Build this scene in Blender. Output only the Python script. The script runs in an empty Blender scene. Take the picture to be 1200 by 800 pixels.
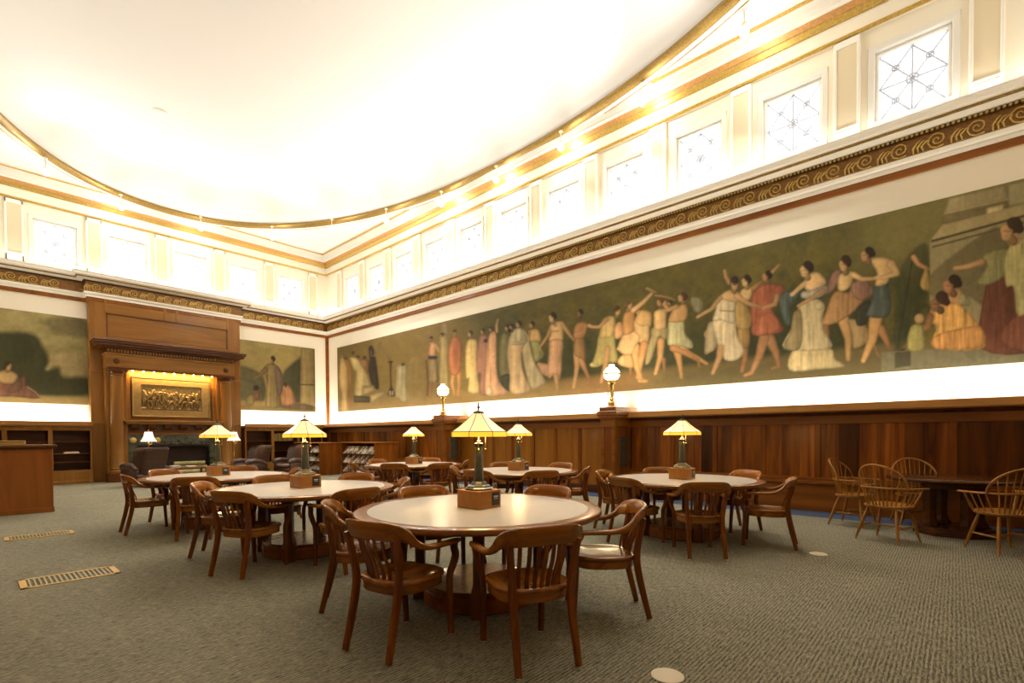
import bpy, bmesh, math, random
import numpy as np
from mathutils import Vector, Matrix
random.seed(7)
SC = bpy.context.scene
C = SC.collection
PI = math.pi

# ---------------------------------------------------------------- camera model (1200x800 frame)
CF, CX, CY, CH = 573.6, 600.0, 521.5, 1.33
YAW, PITCH, ROLL = math.radians(47.894), math.radians(-1.1607), math.radians(-.3359)
_c, _s = math.cos(ROLL), math.sin(ROLL)
FW = np.array([math.sin(YAW)*math.cos(PITCH), math.cos(YAW)*math.cos(PITCH), math.sin(PITCH)])
RT = np.array([math.cos(YAW), -math.sin(YAW), 0.0])
UP = np.cross(RT, FW)
EYE = np.array([0, 0, CH])
def ray(x, y):
    a, b = x-CX, y-CY
    return FW + RT*((_c*a+_s*b)/CF) - UP*((-_s*a+_c*b)/CF)
def at_x(x, y, X): r = ray(x, y); return EYE + r*(X/r[0])
def at_y(x, y, Y): r = ray(x, y); return EYE + r*(Y/r[1])
def at_z(x, y, Z): r = ray(x, y); return EYE + r*((Z-CH)/r[2])
def project(P):
    v = P-EYE; d = v@FW; X = CF*(v@RT)/d; Y = -CF*(v@UP)/d
    return CX+_c*X-_s*Y, CY+_s*X+_c*Y
cam = bpy.data.cameras.new('camera'); co = bpy.data.objects.new('camera', cam); C.objects.link(co)
cam.sensor_width = 36; cam.lens = CF/1200*36; cam.shift_y = (CY-400)/1200
cam.clip_start = .05; cam.clip_end = 200
_rx = RT*_c + UP*_s; _ux = -RT*_s + UP*_c
co.matrix_world = Matrix((( _rx[0], _ux[0], -FW[0], 0), (_rx[1], _ux[1], -FW[1], 0), (_rx[2], _ux[2], -FW[2], CH), (0, 0, 0, 1)))
SC.camera = co

# ---------------------------------------------------------------- mesh helpers
class MB:
    def __init__(s): s.bm = bmesh.new()
    def quadstrip(s, secs, closed=True, caps=True, mat=0, loop=False):
        rows = [[s.bm.verts.new(p) for p in sec] for sec in secs]
        n = len(rows[0]); m = len(rows)
        for i in range(m if loop else m-1):
            A, B = rows[i], rows[(i+1) % m]
            for j in range(n if closed else n-1):
                k = (j+1) % n
                try:
                    f = s.bm.faces.new((A[j], A[k], B[k], B[j])); f.material_index = mat
                except ValueError: pass
        if caps and closed and not loop:
            for r in (rows[0][::-1], rows[-1]):
                f = s.bm.faces.new(r); f.material_index = mat
        return s
    def box(s, x0, x1, y0, y1, z0, z1, c=0, mat=0):
        if x1 < x0: x0, x1 = x1, x0
        if y1 < y0: y0, y1 = y1, y0
        r = bmesh.ops.create_cube(s.bm, size=1, matrix=Matrix.Translation(((x0+x1)/2, (y0+y1)/2, (z0+z1)/2)) @ Matrix.Diagonal((x1-x0, y1-y0, z1-z0, 1)))
        vs = r['verts']; es = list({e for v in vs for e in v.link_edges}); fs = {f for v in vs for f in v.link_faces}
        if c:
            rr = bmesh.ops.bevel(s.bm, geom=es, offset=c, segments=1, affect='EDGES', profile=.5)
            fs = {f for f in s.bm.faces if f in set(rr['faces'])} | {f for f in fs if f.is_valid}
        if mat:
            for f in fs: f.material_index = mat
        return s
    def tube(s, pts, r, seg=8, closed=False, caps=True, mat=0):
        P = [Vector(p) for p in pts]; n = len(P)
        R = r if isinstance(r, (list, tuple)) else [r]*n
        secs = []; nrm = None
        for i in range(n):
            if closed: t = (P[(i+1) % n]-P[i-1])
            else: t = P[min(i+1, n-1)]-P[max(i-1, 0)]
            t.normalize()
            if nrm is None:
                a = Vector((0, 0, 1)) if abs(t.z) < .9 else Vector((1, 0, 0))
                nrm = t.cross(a).normalized()
            else:
                nrm = (nrm - t*nrm.dot(t)).normalized()
            b = t.cross(nrm)
            secs.append([P[i]+(nrm*math.cos(2*PI*k/seg)+b*math.sin(2*PI*k/seg))*R[i] for k in range(seg)])
        return s.quadstrip(secs, True, caps and not closed, mat, loop=closed)
    def lathe(s, prof, cx=0, cy=0, cz=0, seg=16, mat=0, sq=None, rot=0):
        secs = []
        for (r, z) in prof:
            r = max(r, 1e-4)
            secs.append([(cx+r*math.cos(2*PI*k/seg+rot), cy+r*math.sin(2*PI*k/seg+rot), cz+z) for k in range(seg)])
        return s.quadstrip(secs, True, True, mat)
    def bar(s, pts, ws, hs, side=(1, 0, 0), mat=0, ch=.2):
        """rectangular bar along pts: ws along side vector, hs across it; chamfered corners"""
        P = [Vector(p) for p in pts]; n = len(P); secs = []
        ws = ws if isinstance(ws, (list, tuple)) else [ws]*n
        hs = hs if isinstance(hs, (list, tuple)) else [hs]*n
        sd = Vector(side)
        for i in range(n):
            t = (P[min(i+1, n-1)]-P[max(i-1, 0)]).normalized()
            a = (sd-t*sd.dot(t)).normalized(); b = t.cross(a)
            w, h = ws[i]/2, hs[i]/2; c = min(w, h)*2*ch
            sec = []
            for u, v in ((w-c, -h), (w, -h+c), (w, h-c), (w-c, h), (-w+c, h), (-w, h-c), (-w, -h+c), (-w+c, -h)):
                sec.append(P[i]+a*u+b*v)
            secs.append(sec)
        return s.quadstrip(secs, True, True, mat)
    def prism(s, poly, axis, a, b, mat=0):
        """extrude 2-D poly along axis ('x': poly=(y,z), 'y': poly=(x,z), 'z': poly=(x,y))"""
        def mk(p, t): return {'x': (t, p[0], p[1]), 'y': (p[0], t, p[1]), 'z': (p[0], p[1], t)}[axis]
        return s.quadstrip([[mk(p, a) for p in poly], [mk(p, b) for p in poly]], True, True, mat)
    def ball(s, c, r, seg=12, rings=8, mat=0, sc=(1, 1, 1)):
        rr = bmesh.ops.create_uvsphere(s.bm, u_segments=seg, v_segments=rings, radius=r, matrix=Matrix.Translation(c) @ Matrix.Diagonal((*sc, 1)))
        if mat:
            for f in {f for v in rr['verts'] for f in v.link_faces}: f.material_index = mat
        return s
    def build(s, name, mats, parent=None, smooth=35, loc=None, rz=None):
        bmesh.ops.recalc_face_normals(s.bm, faces=s.bm.faces)
        me = bpy.data.meshes.new(name); s.bm.to_mesh(me); s.bm.free()
        for m in (mats if isinstance(mats, (list, tuple)) else [mats]): me.materials.append(m)
        if smooth:
            me.polygons.foreach_set('use_smooth', [True]*len(me.polygons))
            me.set_sharp_from_angle(angle=math.radians(smooth))
        o = bpy.data.objects.new(name, me); C.objects.link(o)
        if parent: o.parent = parent
        if loc is not None: o.location = loc
        if rz is not None: o.rotation_euler = (0, 0, rz)
        return o
def thing(name, label, cat, loc=(0, 0, 0), rz=0, group=None):
    o = bpy.data.objects.new(name, None); C.objects.link(o); o.empty_display_size = .1
    o.location = loc; o.rotation_euler = (0, 0, rz); return tag(o, label, cat, group)
def tag(o, label, cat, group=None):
    o['label'] = label; o['category'] = cat
    if group: o['group'] = group
    return o
def struct(o, label=None):
    o['kind'] = 'structure'
    if label: o['label'] = label
    return o
def copy_tree(o, parent=None):
    c = o.copy(); C.objects.link(c)
    if parent: c.parent = parent
    for ch in [x for x in KIDS.get(o.name, [])]: copy_tree(ch, c)
    return c
KIDS = {}
def index_kids():
    KIDS.clear()
    for o in bpy.data.objects:
        if o.parent: KIDS.setdefault(o.parent.name, []).append(o)
def smooth_path(pts, n=6):
    """Catmull-Rom through rows of numbers"""
    P = [np.array(p, float) for p in pts]; out = []
    for i in range(len(P)-1):
        p0, p1, p2, p3 = P[max(i-1, 0)], P[i], P[i+1], P[min(i+2, len(P)-1)]
        for k in range(n):
            t = k/n
            out.append(.5*((2*p1)+(p2-p0)*t+(2*p0-5*p1+4*p2-p3)*t*t+(3*p1-p0-3*p2+p3)*t**3))
    out.append(P[-1]); return out

# ---------------------------------------------------------------- materials
def lin(c):
    return tuple((v/255/12.92 if v/255 <= .04045 else ((v/255+.055)/1.055)**2.4) for v in c)
def nodes(name):
    m = bpy.data.materials.new(name); m.use_nodes = True; nt = m.node_tree
    return m, nt, nt.nodes['Principled BSDF']
def N(nt, typ, **kw):
    n = nt.nodes.new(typ)
    for k, v in kw.items():
        if k in n.inputs: n.inputs[k].default_value = v
        else: setattr(n, k, v)
    return n
def plain(name, col, rough=.5, metal=0, noise=.0, nscale=8, coat=0, bump=0):
    m, nt, b = nodes(name)
    b.inputs['Base Color'].default_value = (*col, 1); b.inputs['Roughness'].default_value = rough; b.inputs['Metallic'].default_value = metal
    b.inputs['Coat Weight'].default_value = coat; b.inputs['Coat Roughness'].default_value = .15
    if noise or bump:
        tc = N(nt, 'ShaderNodeTexCoord'); nz = N(nt, 'ShaderNodeTexNoise', Scale=nscale, Detail=5.0)
        nt.links.new(tc.outputs['Object'], nz.inputs['Vector'])
        if noise:
            r = N(nt, 'ShaderNodeValToRGB'); r.color_ramp.elements[0].position = .3; r.color_ramp.elements[1].position = .7
            r.color_ramp.elements[0].color = (*[c*(1-noise) for c in col], 1); r.color_ramp.elements[1].color = (*[min(1, c*(1+noise)) for c in col], 1)
            nt.links.new(nz.outputs['Fac'], r.inputs['Fac']); nt.links.new(r.outputs['Color'], b.inputs['Base Color'])
        if bump:
            bp = N(nt, 'ShaderNodeBump', Strength=bump, Distance=.02)
            nt.links.new(nz.outputs['Fac'], bp.inputs['Height']); nt.links.new(bp.outputs['Normal'], b.inputs['Normal'])
    return m
def wood(name, c1, c2, axis='z', scale=9, rough=.3, coat=.3, plank=None, pvar=.5, rnd=.25):
    m, nt, b = nodes(name)
    tc = N(nt, 'ShaderNodeTexCoord'); mp = N(nt, 'ShaderNodeMapping')
    sc = {'x': (.09, 1, 1), 'y': (1, .09, 1), 'z': (1, 1, .09)}[axis]
    mp.inputs['Scale'].default_value = sc
    nt.links.new(tc.outputs['Object'], mp.inputs['Vector'])
    nz = N(nt, 'ShaderNodeTexNoise', Scale=float(scale), Detail=6.0, Roughness=.6, Distortion=.8)
    nt.links.new(mp.outputs['Vector'], nz.inputs['Vector'])
    r = N(nt, 'ShaderNodeValToRGB'); e = r.color_ramp.elements
    e[0].position = .32; e[1].position = .68; e[0].color = (*c1, 1); e[1].color = (*c2, 1)
    nt.links.new(nz.outputs['Fac'], r.inputs['Fac'])
    col = r.outputs['Color']
    hs = N(nt, 'ShaderNodeHueSaturation'); nt.links.new(col, hs.inputs['Color'])
    if plank:
        pa, pw = plank
        sp = N(nt, 'ShaderNodeSeparateXYZ'); nt.links.new(tc.outputs['Object'], sp.inputs['Vector'])
        dv = N(nt, 'ShaderNodeMath', operation='DIVIDE'); dv.inputs[1].default_value = pw
        nt.links.new(sp.outputs[pa.upper()], dv.inputs[0])
        fl = N(nt, 'ShaderNodeMath', operation='FLOOR'); nt.links.new(dv.outputs[0], fl.inputs[0])
        wn = N(nt, 'ShaderNodeTexWhiteNoise', noise_dimensions='1D'); nt.links.new(fl.outputs[0], wn.inputs['W'])
        mr = N(nt, 'ShaderNodeMapRange'); mr.inputs['To Min'].default_value = 1-pvar; mr.inputs['To Max'].default_value = 1+pvar
        nt.links.new(wn.outputs['Value'], mr.inputs['Value']); nt.links.new(mr.outputs['Result'], hs.inputs['Value'])
        # shift grain from plank to plank
        ad = N(nt, 'ShaderNodeVectorMath', operation='ADD'); cb = N(nt, 'ShaderNodeCombineXYZ')
        ml = N(nt, 'ShaderNodeMath', operation='MULTIPLY'); ml.inputs[1].default_value = 7.3
        nt.links.new(wn.outputs['Value'], ml.inputs[0]); nt.links.new(ml.outputs[0], cb.inputs['X']); nt.links.new(ml.outputs[0], cb.inputs['Y']); nt.links.new(ml.outputs[0], cb.inputs['Z'])
        nt.links.new(mp.outputs['Vector'], ad.inputs[0]); nt.links.new(cb.outputs['Vector'], ad.inputs[1]); nt.links.new(ad.outputs['Vector'], nz.inputs['Vector'])
    elif rnd:
        oi = N(nt, 'ShaderNodeObjectInfo'); mr = N(nt, 'ShaderNodeMapRange'); mr.inputs['To Min'].default_value = 1-rnd; mr.inputs['To Max'].default_value = 1+rnd
        nt.links.new(oi.outputs['Random'], mr.inputs['Value']); nt.links.new(mr.outputs['Result'], hs.inputs['Value'])
    nt.links.new(hs.outputs['Color'], b.inputs['Base Color'])
    b.inputs['Roughness'].default_value = rough; b.inputs['Coat Weight'].default_value = coat*.5; b.inputs['Coat Roughness'].default_value = .13; b.inputs['Specular IOR Level'].default_value = .2
    return m
def emit(name, col, strength, base=None, rough=.4, transl=False):
    m, nt, b = nodes(name)
    b.inputs['Base Color'].default_value = (*(base or col), 1); b.inputs['Roughness'].default_value = rough
    b.inputs['Emission Color'].default_value = (*col, 1); b.inputs['Emission Strength'].default_value = strength
    return m
# ---------------------------------------------------------------- palette
M = {}
M['chair'] = wood('chair_wood', (.095, .022, .0018), (.215, .062, .005), 'z', 9, .27, .35, rnd=.22)
M['chair_x'] = wood('chair_rail_wood', (.145, .044, .0035), (.335, .122, .012), 'x', 9, .24, .4, rnd=.2)
M['seat'] = wood('seat_wood', (.15, .042, .004), (.33, .115, .012), 'y', 9, .2, .5, rnd=.2)
M['table'] = wood('table_wood', (0.125, 0.0370, 0.0065), (0.250, 0.0874, 0.0162), 'x', 6, .27, .35, rnd=.1)
M['table_dark'] = wood('table_dark_wood', (0.074, 0.0202, 0.0036), (0.140, 0.0403, 0.0065), 'z', 6, .3, .3, rnd=.1)
M['drum'] = wood('drum_top_wood', (0.202, 0.0924, 0.0225), (0.313, 0.1596, 0.0450), 'x', 5, .22, .4, rnd=.1)
M['inlay'] = plain('linoleum', lin((180, 174, 165)), .30, 0, .05, 20, coat=.12)
M['box'] = wood('lamp_box_wood', (.26, .098, .018), (.38, .165, .036), 'x', 7, .35, .2, rnd=.12)
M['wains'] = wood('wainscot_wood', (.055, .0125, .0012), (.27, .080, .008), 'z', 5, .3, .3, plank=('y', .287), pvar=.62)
M['wains_lamplit'] = wood('wainscot_lamplit_wood', (.21, .075, .006), (.36, .142, .015), 'z', 5, .34, .25, plank=('y', .43), pvar=.10)  # table lamplight on the panels between the piers, put into a paler wood
M['stile'] = wood('stile_wood', (.12, .032, .0035), (.235, .072, .008), 'z', 6, .3, .3, rnd=.08)
M['rail'] = wood('rail_wood', (.16, .048, .0055), (.29, .100, .013), 'y', 5, .34, .25, rnd=.05)
M['ledge'] = wood('ledge_wood', (.42, .195, .05), (.54, .27, .075), 'y', 5, .4, .2, rnd=.05)  # light falling on the lip from above, put into the wood colour
M['ledge_x'] = wood('ledge_lit_wood_x', (.30, .13, .03), (.42, .20, .05), 'x', 5, .4, .2, rnd=.05)  # same painted-in light for the end-wall ledge
M['bronze_foot'] = plain('foot_bronze', (.085, .078, .055), .3, .8, .2, 20)
M['rail_x'] = wood('rail_wood_x', (.16, .048, .0055), (.29, .100, .013), 'x', 5, .34, .25, rnd=.05)
M['mantel'] = wood('mantel_wood', (.205, .088, .0135), (.325, .148, .027), 'x', 4, .34, .2, rnd=.05)
M['mantel_z'] = wood('mantel_wood_upright', (.185, .076, .012), (.30, .130, .023), 'z', 4, .32, .25, rnd=.05)
M['mantel_dk'] = wood('mantel_dark_wood', (0.074, 0.0222, 0.0036), (0.133, 0.0417, 0.0065), 'x', 5, .33, .25, rnd=.05)
M['desk'] = wood('desk_wood', (0.177, 0.0504, 0.0072), (0.258, 0.0840, 0.0130), 'z', 4, .36, .2, rnd=.05)
M['shelf_dk'] = wood('bookcase_dark_wood', (0.055, 0.0168, 0.0032), (0.110, 0.0336, 0.0054), 'x', 5, .4, .15, rnd=.05)
M['windsor'] = wood('windsor_wood', (.20, .078, .010), (.40, .175, .030), 'z', 9, .28, .35, rnd=.12)
M['dark_table'] = wood('near_black_wood', (0.046, 0.0151, 0.0036), (0.092, 0.0302, 0.0063), 'x', 5, .2, .5, rnd=.05)
M['cream'] = plain('cream_paint', lin((249, 241, 221)), .6)
M['pil'] = plain('pilaster_panel_paint', lin((232, 217, 184)), .55)
M['white'] = plain('white_paint', lin((240, 236, 226)), .55)
M['ceil'] = plain('ceiling_paint', lin((246, 245, 243)), .7)
M['trimw'] = plain('cream_trim_paint', lin((249, 245, 234)), .5)
M['gold'] = plain('gilding', (.62, .42, .11), .38, .55, .2, 30)
M['gold_dk'] = plain('dull_gilding', (.30, .19, .045), .45, .45, .3, 30)
M['gold_hi'] = plain('orange_gilding', (.60, .32, .11), .45, .35, .18, 30)
M['frieze'] = plain('frieze_brown', (.25, .115, .027), .5, .25, .3, 25)
M['shadowline'] = plain('painted_shadow_line', (.035, .022, .010), .6)  # shade under the cornice, put in as a dark colour
M['bronze'] = plain('bronze', (.20, .135, .055), .34, .8, .3, 20)
M['bronze_frame'] = plain('gilt_bronze_frame', (.27, .18, .065), .4, .5, .15, 10)
M['brass'] = plain('brass', (.66, .47, .16), .25, .9)
M['vent_brass'] = plain('vent_brass', (.60, .36, .09), .4, .35)
M['vent_slat'] = plain('vent_slat_brass', (.33, .27, .11), .45, .3)
M['bronze_dk'] = plain('dark_bronze', (.045, .042, .028), .32, .6, .3, 30)
M['bronze_pat'] = plain('worn_bronze', (.19, .175, .13), .3, .8, .2, 20)
M['marble'] = plain('green_marble', (.045, .05, .028), .25, 0, .8, 9, coat=.3)
M['brick'] = plain('sooty_brick', (.030, .014, .009), .8, 0, .4, 14)
M['black'] = plain('black', (.006, .006, .006), .5)
M['leather'] = plain('brown_leather', (.050, .019, .008), .42, 0, .4, 14, coat=.04, bump=.15)
M['leather_hi'] = plain('worn_leather', (.135, .068, .034), .5, 0, .3, 14, bump=.1)
M['log'] = plain('birch_bark', lin((150, 138, 88)), .8, 0, .35, 16)
M['disc'] = plain('disc_cream', lin((222, 208, 176)), .5)
M['plaque'] = plain('plaque_black', (.012, .011, .010), .3)
M['mark'] = plain('plaque_lettering', (.55, .52, .48), .5)
M['lead'] = plain('lead_came', (.60, .63, .71), .6)
M['glide'] = plain('leg_glide', (.62, .58, .5), .35, .3)
M['pane'] = emit('daylit_pane', (.95, .97, 1.0), 1.0, (.8, .85, .9), .2)
M['bulb'] = emit('bulb_glass', (1, .86, .62), 60, (1, .9, .7))
M['strip_bulb'] = emit('strip_bulb_glass', (1, .70, .28), 22, (1, .8, .5))
M['globe'] = emit('globe_glass', (1, .87, .62), 5.5, (.9, .85, .75), .3)
M['shade_bell'] = emit('bell_shade_cloth', (1, .86, .66), .75, (.85, .8, .7), .7)

def carpet(name, ca, cb):
    m, nt, b = nodes(name)
    tc = N(nt, 'ShaderNodeTexCoord')
    def noise(scale, sc, det=2.0):
        mp = N(nt, 'ShaderNodeMapping'); mp.inputs['Scale'].default_value = sc
        nt.links.new(tc.outputs['Object'], mp.inputs['Vector'])
        nz = N(nt, 'ShaderNodeTexNoise', Scale=float(scale), Detail=det); nt.links.new(mp.outputs['Vector'], nz.inputs['Vector']); return nz
    n1 = noise(1, (13, 88, 1), 1.0); n2 = noise(1, (38, 140, 1), 1.0); n3 = noise(1.3, (1, 1, 1), 3.0)
    wv = N(nt, 'ShaderNodeTexWave', wave_type='BANDS', bands_direction='Y', Scale=13.5, Distortion=.9, Detail=1.0)
    wv.inputs['Detail Scale'].default_value = 2.0
    nt.links.new(tc.outputs['Object'], wv.inputs['Vector'])
    a = N(nt, 'ShaderNodeMath', operation='ADD'); nt.links.new(n1.outputs['Fac'], a.inputs[0]); nt.links.new(n2.outputs['Fac'], a.inputs[1])
    a2 = N(nt, 'ShaderNodeMath', operation='MULTIPLY_ADD'); a2.inputs[1].default_value = .27; nt.links.new(wv.outputs['Fac'], a2.inputs[0]); nt.links.new(a.outputs[0], a2.inputs[2])
    a3 = N(nt, 'ShaderNodeMath', operation='MULTIPLY_ADD'); a3.inputs[1].default_value = .25; nt.links.new(n3.outputs['Fac'], a3.inputs[0]); nt.links.new(a2.outputs[0], a3.inputs[2])
    mr = N(nt, 'ShaderNodeMapRange'); mr.inputs['From Min'].default_value = .84; mr.inputs['From Max'].default_value = 1.62; nt.links.new(a3.outputs[0], mr.inputs['Value'])
    r = N(nt, 'ShaderNodeValToRGB'); e = r.color_ramp.elements; e[0].color = (*ca, 1); e[1].color = (*cb, 1); e[0].position = .15; e[1].position = .85
    nt.links.new(mr.outputs['Result'], r.inputs['Fac']); nt.links.new(r.outputs['Color'], b.inputs['Base Color'])
    b.inputs['Roughness'].default_value = .95; b.inputs['Specular IOR Level'].default_value = .1
    bp = N(nt, 'ShaderNodeBump', Strength=.5, Distance=.01); nt.links.new(mr.outputs['Result'], bp.inputs['Height']); nt.links.new(bp.outputs['Normal'], b.inputs['Normal'])
    return m
M['carpet'] = carpet('grey_olive_carpet', lin((82, 80, 66)), lin((154, 147, 123)))
M['carpet_blue'] = carpet('blue_carpet', lin((56, 66, 88)), lin((78, 88, 110)))
M['carpet_blue'].node_tree.nodes['Principled BSDF'].inputs['Roughness'].default_value = .8

# ---------------------------------------------------------------- room shell
XL, XR, YF, YB = -1.2, 10.05, -1.4, 19.4
HC = 8.70
bL, bR, bD = 2.42, 6.55, .32                       # chimney breast
MB().box(XL-.2, 9.02, YF-.2, YB+.2, -.1, 0).build('floor', M['carpet'], smooth=0)['kind'] = 'structure'
MB().box(9.02, XR+.2, YF-.2, YB+.2, -.1, .001).build('floor', M['carpet_blue'], smooth=0)['kind'] = 'structure'

WS, WW, W0, W1 = 1.69, .94, 6.43, 7.56            # window spacing, width, sill, head
right_c = [9.0+WS*k for k in range(-6, 7) if YF+.6 < 9.0+WS*k < YB-.6]
end_c = [5.17+1.70*k for k in range(-3, 3) if XL+.5 < 5.17+1.70*k < XR-.4]
REC = .16
def wall(name, side, cs):
    """upright wall with a row of clerestory openings; a = along the wall"""
    m = MB()
    t0, t1 = 0, .45
    lo, hi = (YF-.3, YB+.3) if side in 'RL' else (XL, XR)
    def bx(a0, a1, z0, z1):
        if side == 'R': m.box(XR+t0, XR+t1, a0, a1, z0, z1)
        elif side == 'L': m.box(XL-t1, XL-t0, a0, a1, z0, z1)
        elif side == 'B': m.box(a0, a1, YB+t0, YB+t1, z0, z1)
        else: m.box(a0, a1, YF-t1, YF-t0, z0, z1)
    bx(lo, hi, 0, W0-.10); bx(lo, hi, W1+.10, HC+.4)
    e = lo
    for c in sorted(cs):
        bx(e, c-WW/2-.10, W0-.10, W1+.10); e = c+WW/2+.10
    bx(e, hi, W0-.10, W1+.10)
    return struct(m.build(name, M['cream'], smooth=0))
wall('wall_right', 'R', right_c); wall('wall_back', 'B', end_c); wall('wall_left', 'L', right_c); wall('wall_front', 'F', end_c)

# one leaded clerestory window, built facing -X in local space (u along wall = local y, glass in plane x=0)
def window_parts(root):
    f = MB(); w, h = WW/2, (W1-W0)/2
    for a, d in ((.10, REC+.02), (.045, .10)):      # outer casing, inner sash
        o = .10 if a == .10 else .0
        x0, x1 = -d, .06
        f.box(x0, x1, -w-o, -w-o+a, -h-o, h+o, .012); f.box(x0, x1, w+o-a, w+o, -h-o, h+o, .012)
        f.box(x0, x1, -w-o, w+o, -h-o, -h-o+a, .012); f.box(x0, x1, -w-o, w+o, h+o-a, h+o, .012)
    f.build('sash', M['white'], root, 30)
    MB().box(-.005, .02, -w, w, -h, h).build('pane', M['pane'], root, 0)
    l = MB(); iw, ih = w-.045, h-.045; r = .014
    for p, q in (((0, -ih), (0, ih)), ((-iw, 0), (iw, 0)), ((-iw, -ih), (iw, ih)), ((-iw, ih), (iw, -ih)), ((-iw, 0), (0, ih)), ((0, ih), (iw, 0)), ((iw, 0), (0, -ih)), ((0, -ih), (-iw, 0))):
        l.tube([(-.012, *p), (-.012, *q)], r, 5)
    for cu, cv, rr in ((0, 0, .075), (iw*.5, ih*.5, .045), (-iw*.5, ih*.5, .045), (iw*.5, -ih*.5, .045), (-iw*.5, -ih*.5, .045)):
        l.tube([(-.014, cu+rr*math.cos(2*PI*k/14), cv+rr*math.sin(2*PI*k/14)) for k in range(14)], r, 5, closed=True)
    l.build('leading', M['lead'], root, 30)
win_n = 0
first = None
def put_window(x, y, rz):
    global win_n, first
    win_n += 1
    nm = 'window_%d' % win_n
    if first is None:
        first = bpy.data.objects.new(nm, None); C.objects.link(first); window_parts(first); o = first; index_kids()
    else:
        o = copy_tree(first); o.name = nm
    o.location = (x, y, (W0+W1)/2); o.rotation_euler = (0, 0, rz); struct(o)
for c in right_c[::-1]: put_window(XR+REC, c, 0)
for c in end_c: put_window(c, YB+REC, PI/2)
for c in right_c[::2]: put_window(XL-REC, c, PI)  # unseen glowing windows, added for fill light from left and rear
for c in end_c[::2]: put_window(c, YF-REC, -PI/2)
# the remaining unseen panes behind the camera, also added as fill light
for c in right_c[1::2]: put_window(XL-REC, c, PI)
for c in end_c[1::2]: put_window(c, YF-REC, -PI/2)

# panelled pilasters between the windows
trim_n = 100
pil0 = None
def pilaster(x, y, rz):
    global pil0, trim_n
    trim_n += 1; nm = 'trim_%d' % trim_n
    if pil0 is None:
        m = MB(); w = .19; z0, z1 = 6.22, 7.93
        m.box(-.06, .02, -w, w, z0, z1, mat=1)
        for s in (-1, 1): m.box(-.085, -.05, s*w, s*(w-.05), z0, z1, .01)
        m.box(-.085, -.05, -w, w, z1-.12, z1, .01); m.box(-.085, -.05, -w, w, z0, z0+.2, .01)
        m.box(-.10, -.05, -w*.8, w*.8, z0+.22, z0+.25, .008)
        o = pil0 = m.build(nm, [M['trimw'], M['pil']], smooth=30)
    else:
        o = pil0.copy(); o.name = nm; C.objects.link(o)
    o.location = (x, y, 0); o.rotation_euler = (0, 0, rz); struct(o)
for c in right_c[::-1]+[right_c[-1]+WS]:
    a = c-WS/2
    if YF+.15 < a < YB-.3: pilaster(XR, a, 0)
for c in end_c+[end_c[-1]+1.7]:
    a = c-.85
    if XL+.15 < a < XR-.6: pilaster(a, YB, PI/2)

# mouldings that run round the room
def plan(bump):
    if not bump: return [(XR, YF), (XR, YB), (XL, YB), (XL, YF)]
    return [(XR, YF), (XR, YB), (bR, YB), (bR, YB-bD), (bL, YB-bD), (bL, YB), (XL, YB), (XL, YF)]
def inset(P, d):
    out = []; n = len(P)
    for i in range(n):
        p, q, r = P[i-1], P[i], P[(i+1) % n]
        e1 = (q[0]-p[0], q[1]-p[1]); e2 = (r[0]-q[0], r[1]-q[1])
        l1 = math.hypot(*e1); l2 = math.hypot(*e2)
        n1 = (-e1[1]/l1, e1[0]/l1); n2 = (-e2[1]/l2, e2[0]/l2)   # inward for a counter-clockwise plan
        out.append((q[0]+d*(n1[0]+n2[0]), q[1]+d*(n1[1]+n2[1])))
    return out
def run(name, prof, mat, bump=True):
    P = plan(bump); m = MB()
    secs = [[(x, y, z) for x, y in inset(P, d)] for d, z in prof]
    secs = [list(s) for s in zip(*secs)]            # sections per plan corner
    m.quadstrip(secs, True, False, loop=True)
    return struct(m.build(name, mat, smooth=0))
# lower cornice group
run('trim_1', [(-.05, 5.40), (.035, 5.40), (.04, 5.42), (.04, 5.49), (.03, 5.51), (-.05, 5.51)], M['rail'])
run('trim_2', [(-.05, 5.51), (.06, 5.51), (.06, 5.565), (.045, 5.575), (.09, 5.60), (.10, 5.64), (.10, 5.655), (-.05, 5.655)], M['trimw'])
fz = run('trim_3', [(-.05, 5.655), (.05, 5.655), (.05, 5.955), (-.05, 5.955)], M['frieze'])
run('trim_4', [(-.05, 5.955), (.10, 5.955), (.11, 5.985), (-.05, 5.985)], M['shadowline'])  # dark strip painted as the shadow line above the frieze
run('trim_5', [(-.05, 5.985), (.10, 5.985), (.14, 6.0), (.26, 6.03), (.28, 6.03), (.28, 6.05), (.33, 6.08), (.345, 6.15), (.36, 6.165), (.36, 6.18), (-.05, 6.22)], M['trimw'])
run('trim_6', [(.262, 6.022), (.292, 6.022), (.297, 6.036), (.29, 6.052), (.262, 6.052)], M['gold_dk'])
# upper entablature
run('trim_7', [(-.05, 7.95), (.06, 7.95), (.06, 8.01), (.05, 8.01), (.05, 8.28), (-.05, 8.28)], M['cream'], False)
run('trim_8', [(.05, 7.945), (.085, 7.945), (.10, 7.97), (.09, 8.0), (.05, 8.0)], M['gold'], False)
run('trim_9', [(.03, 8.26), (.09, 8.26), (.13, 8.33), (.14, 8.345), (.03, 8.345)], M['gold'], False)
run('trim_10', [(.03, 8.345), (.16, 8.345), (.20, 8.41), (.21, 8.43), (.03, 8.43)], M['gold_hi'], False)
run('trim_11', [(-.05, 8.43), (.22, 8.43), (.26, 8.46), (.24, 8.52), (.26, 8.62), (.30, HC), (-.05, HC)], M['white'], False)

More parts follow.
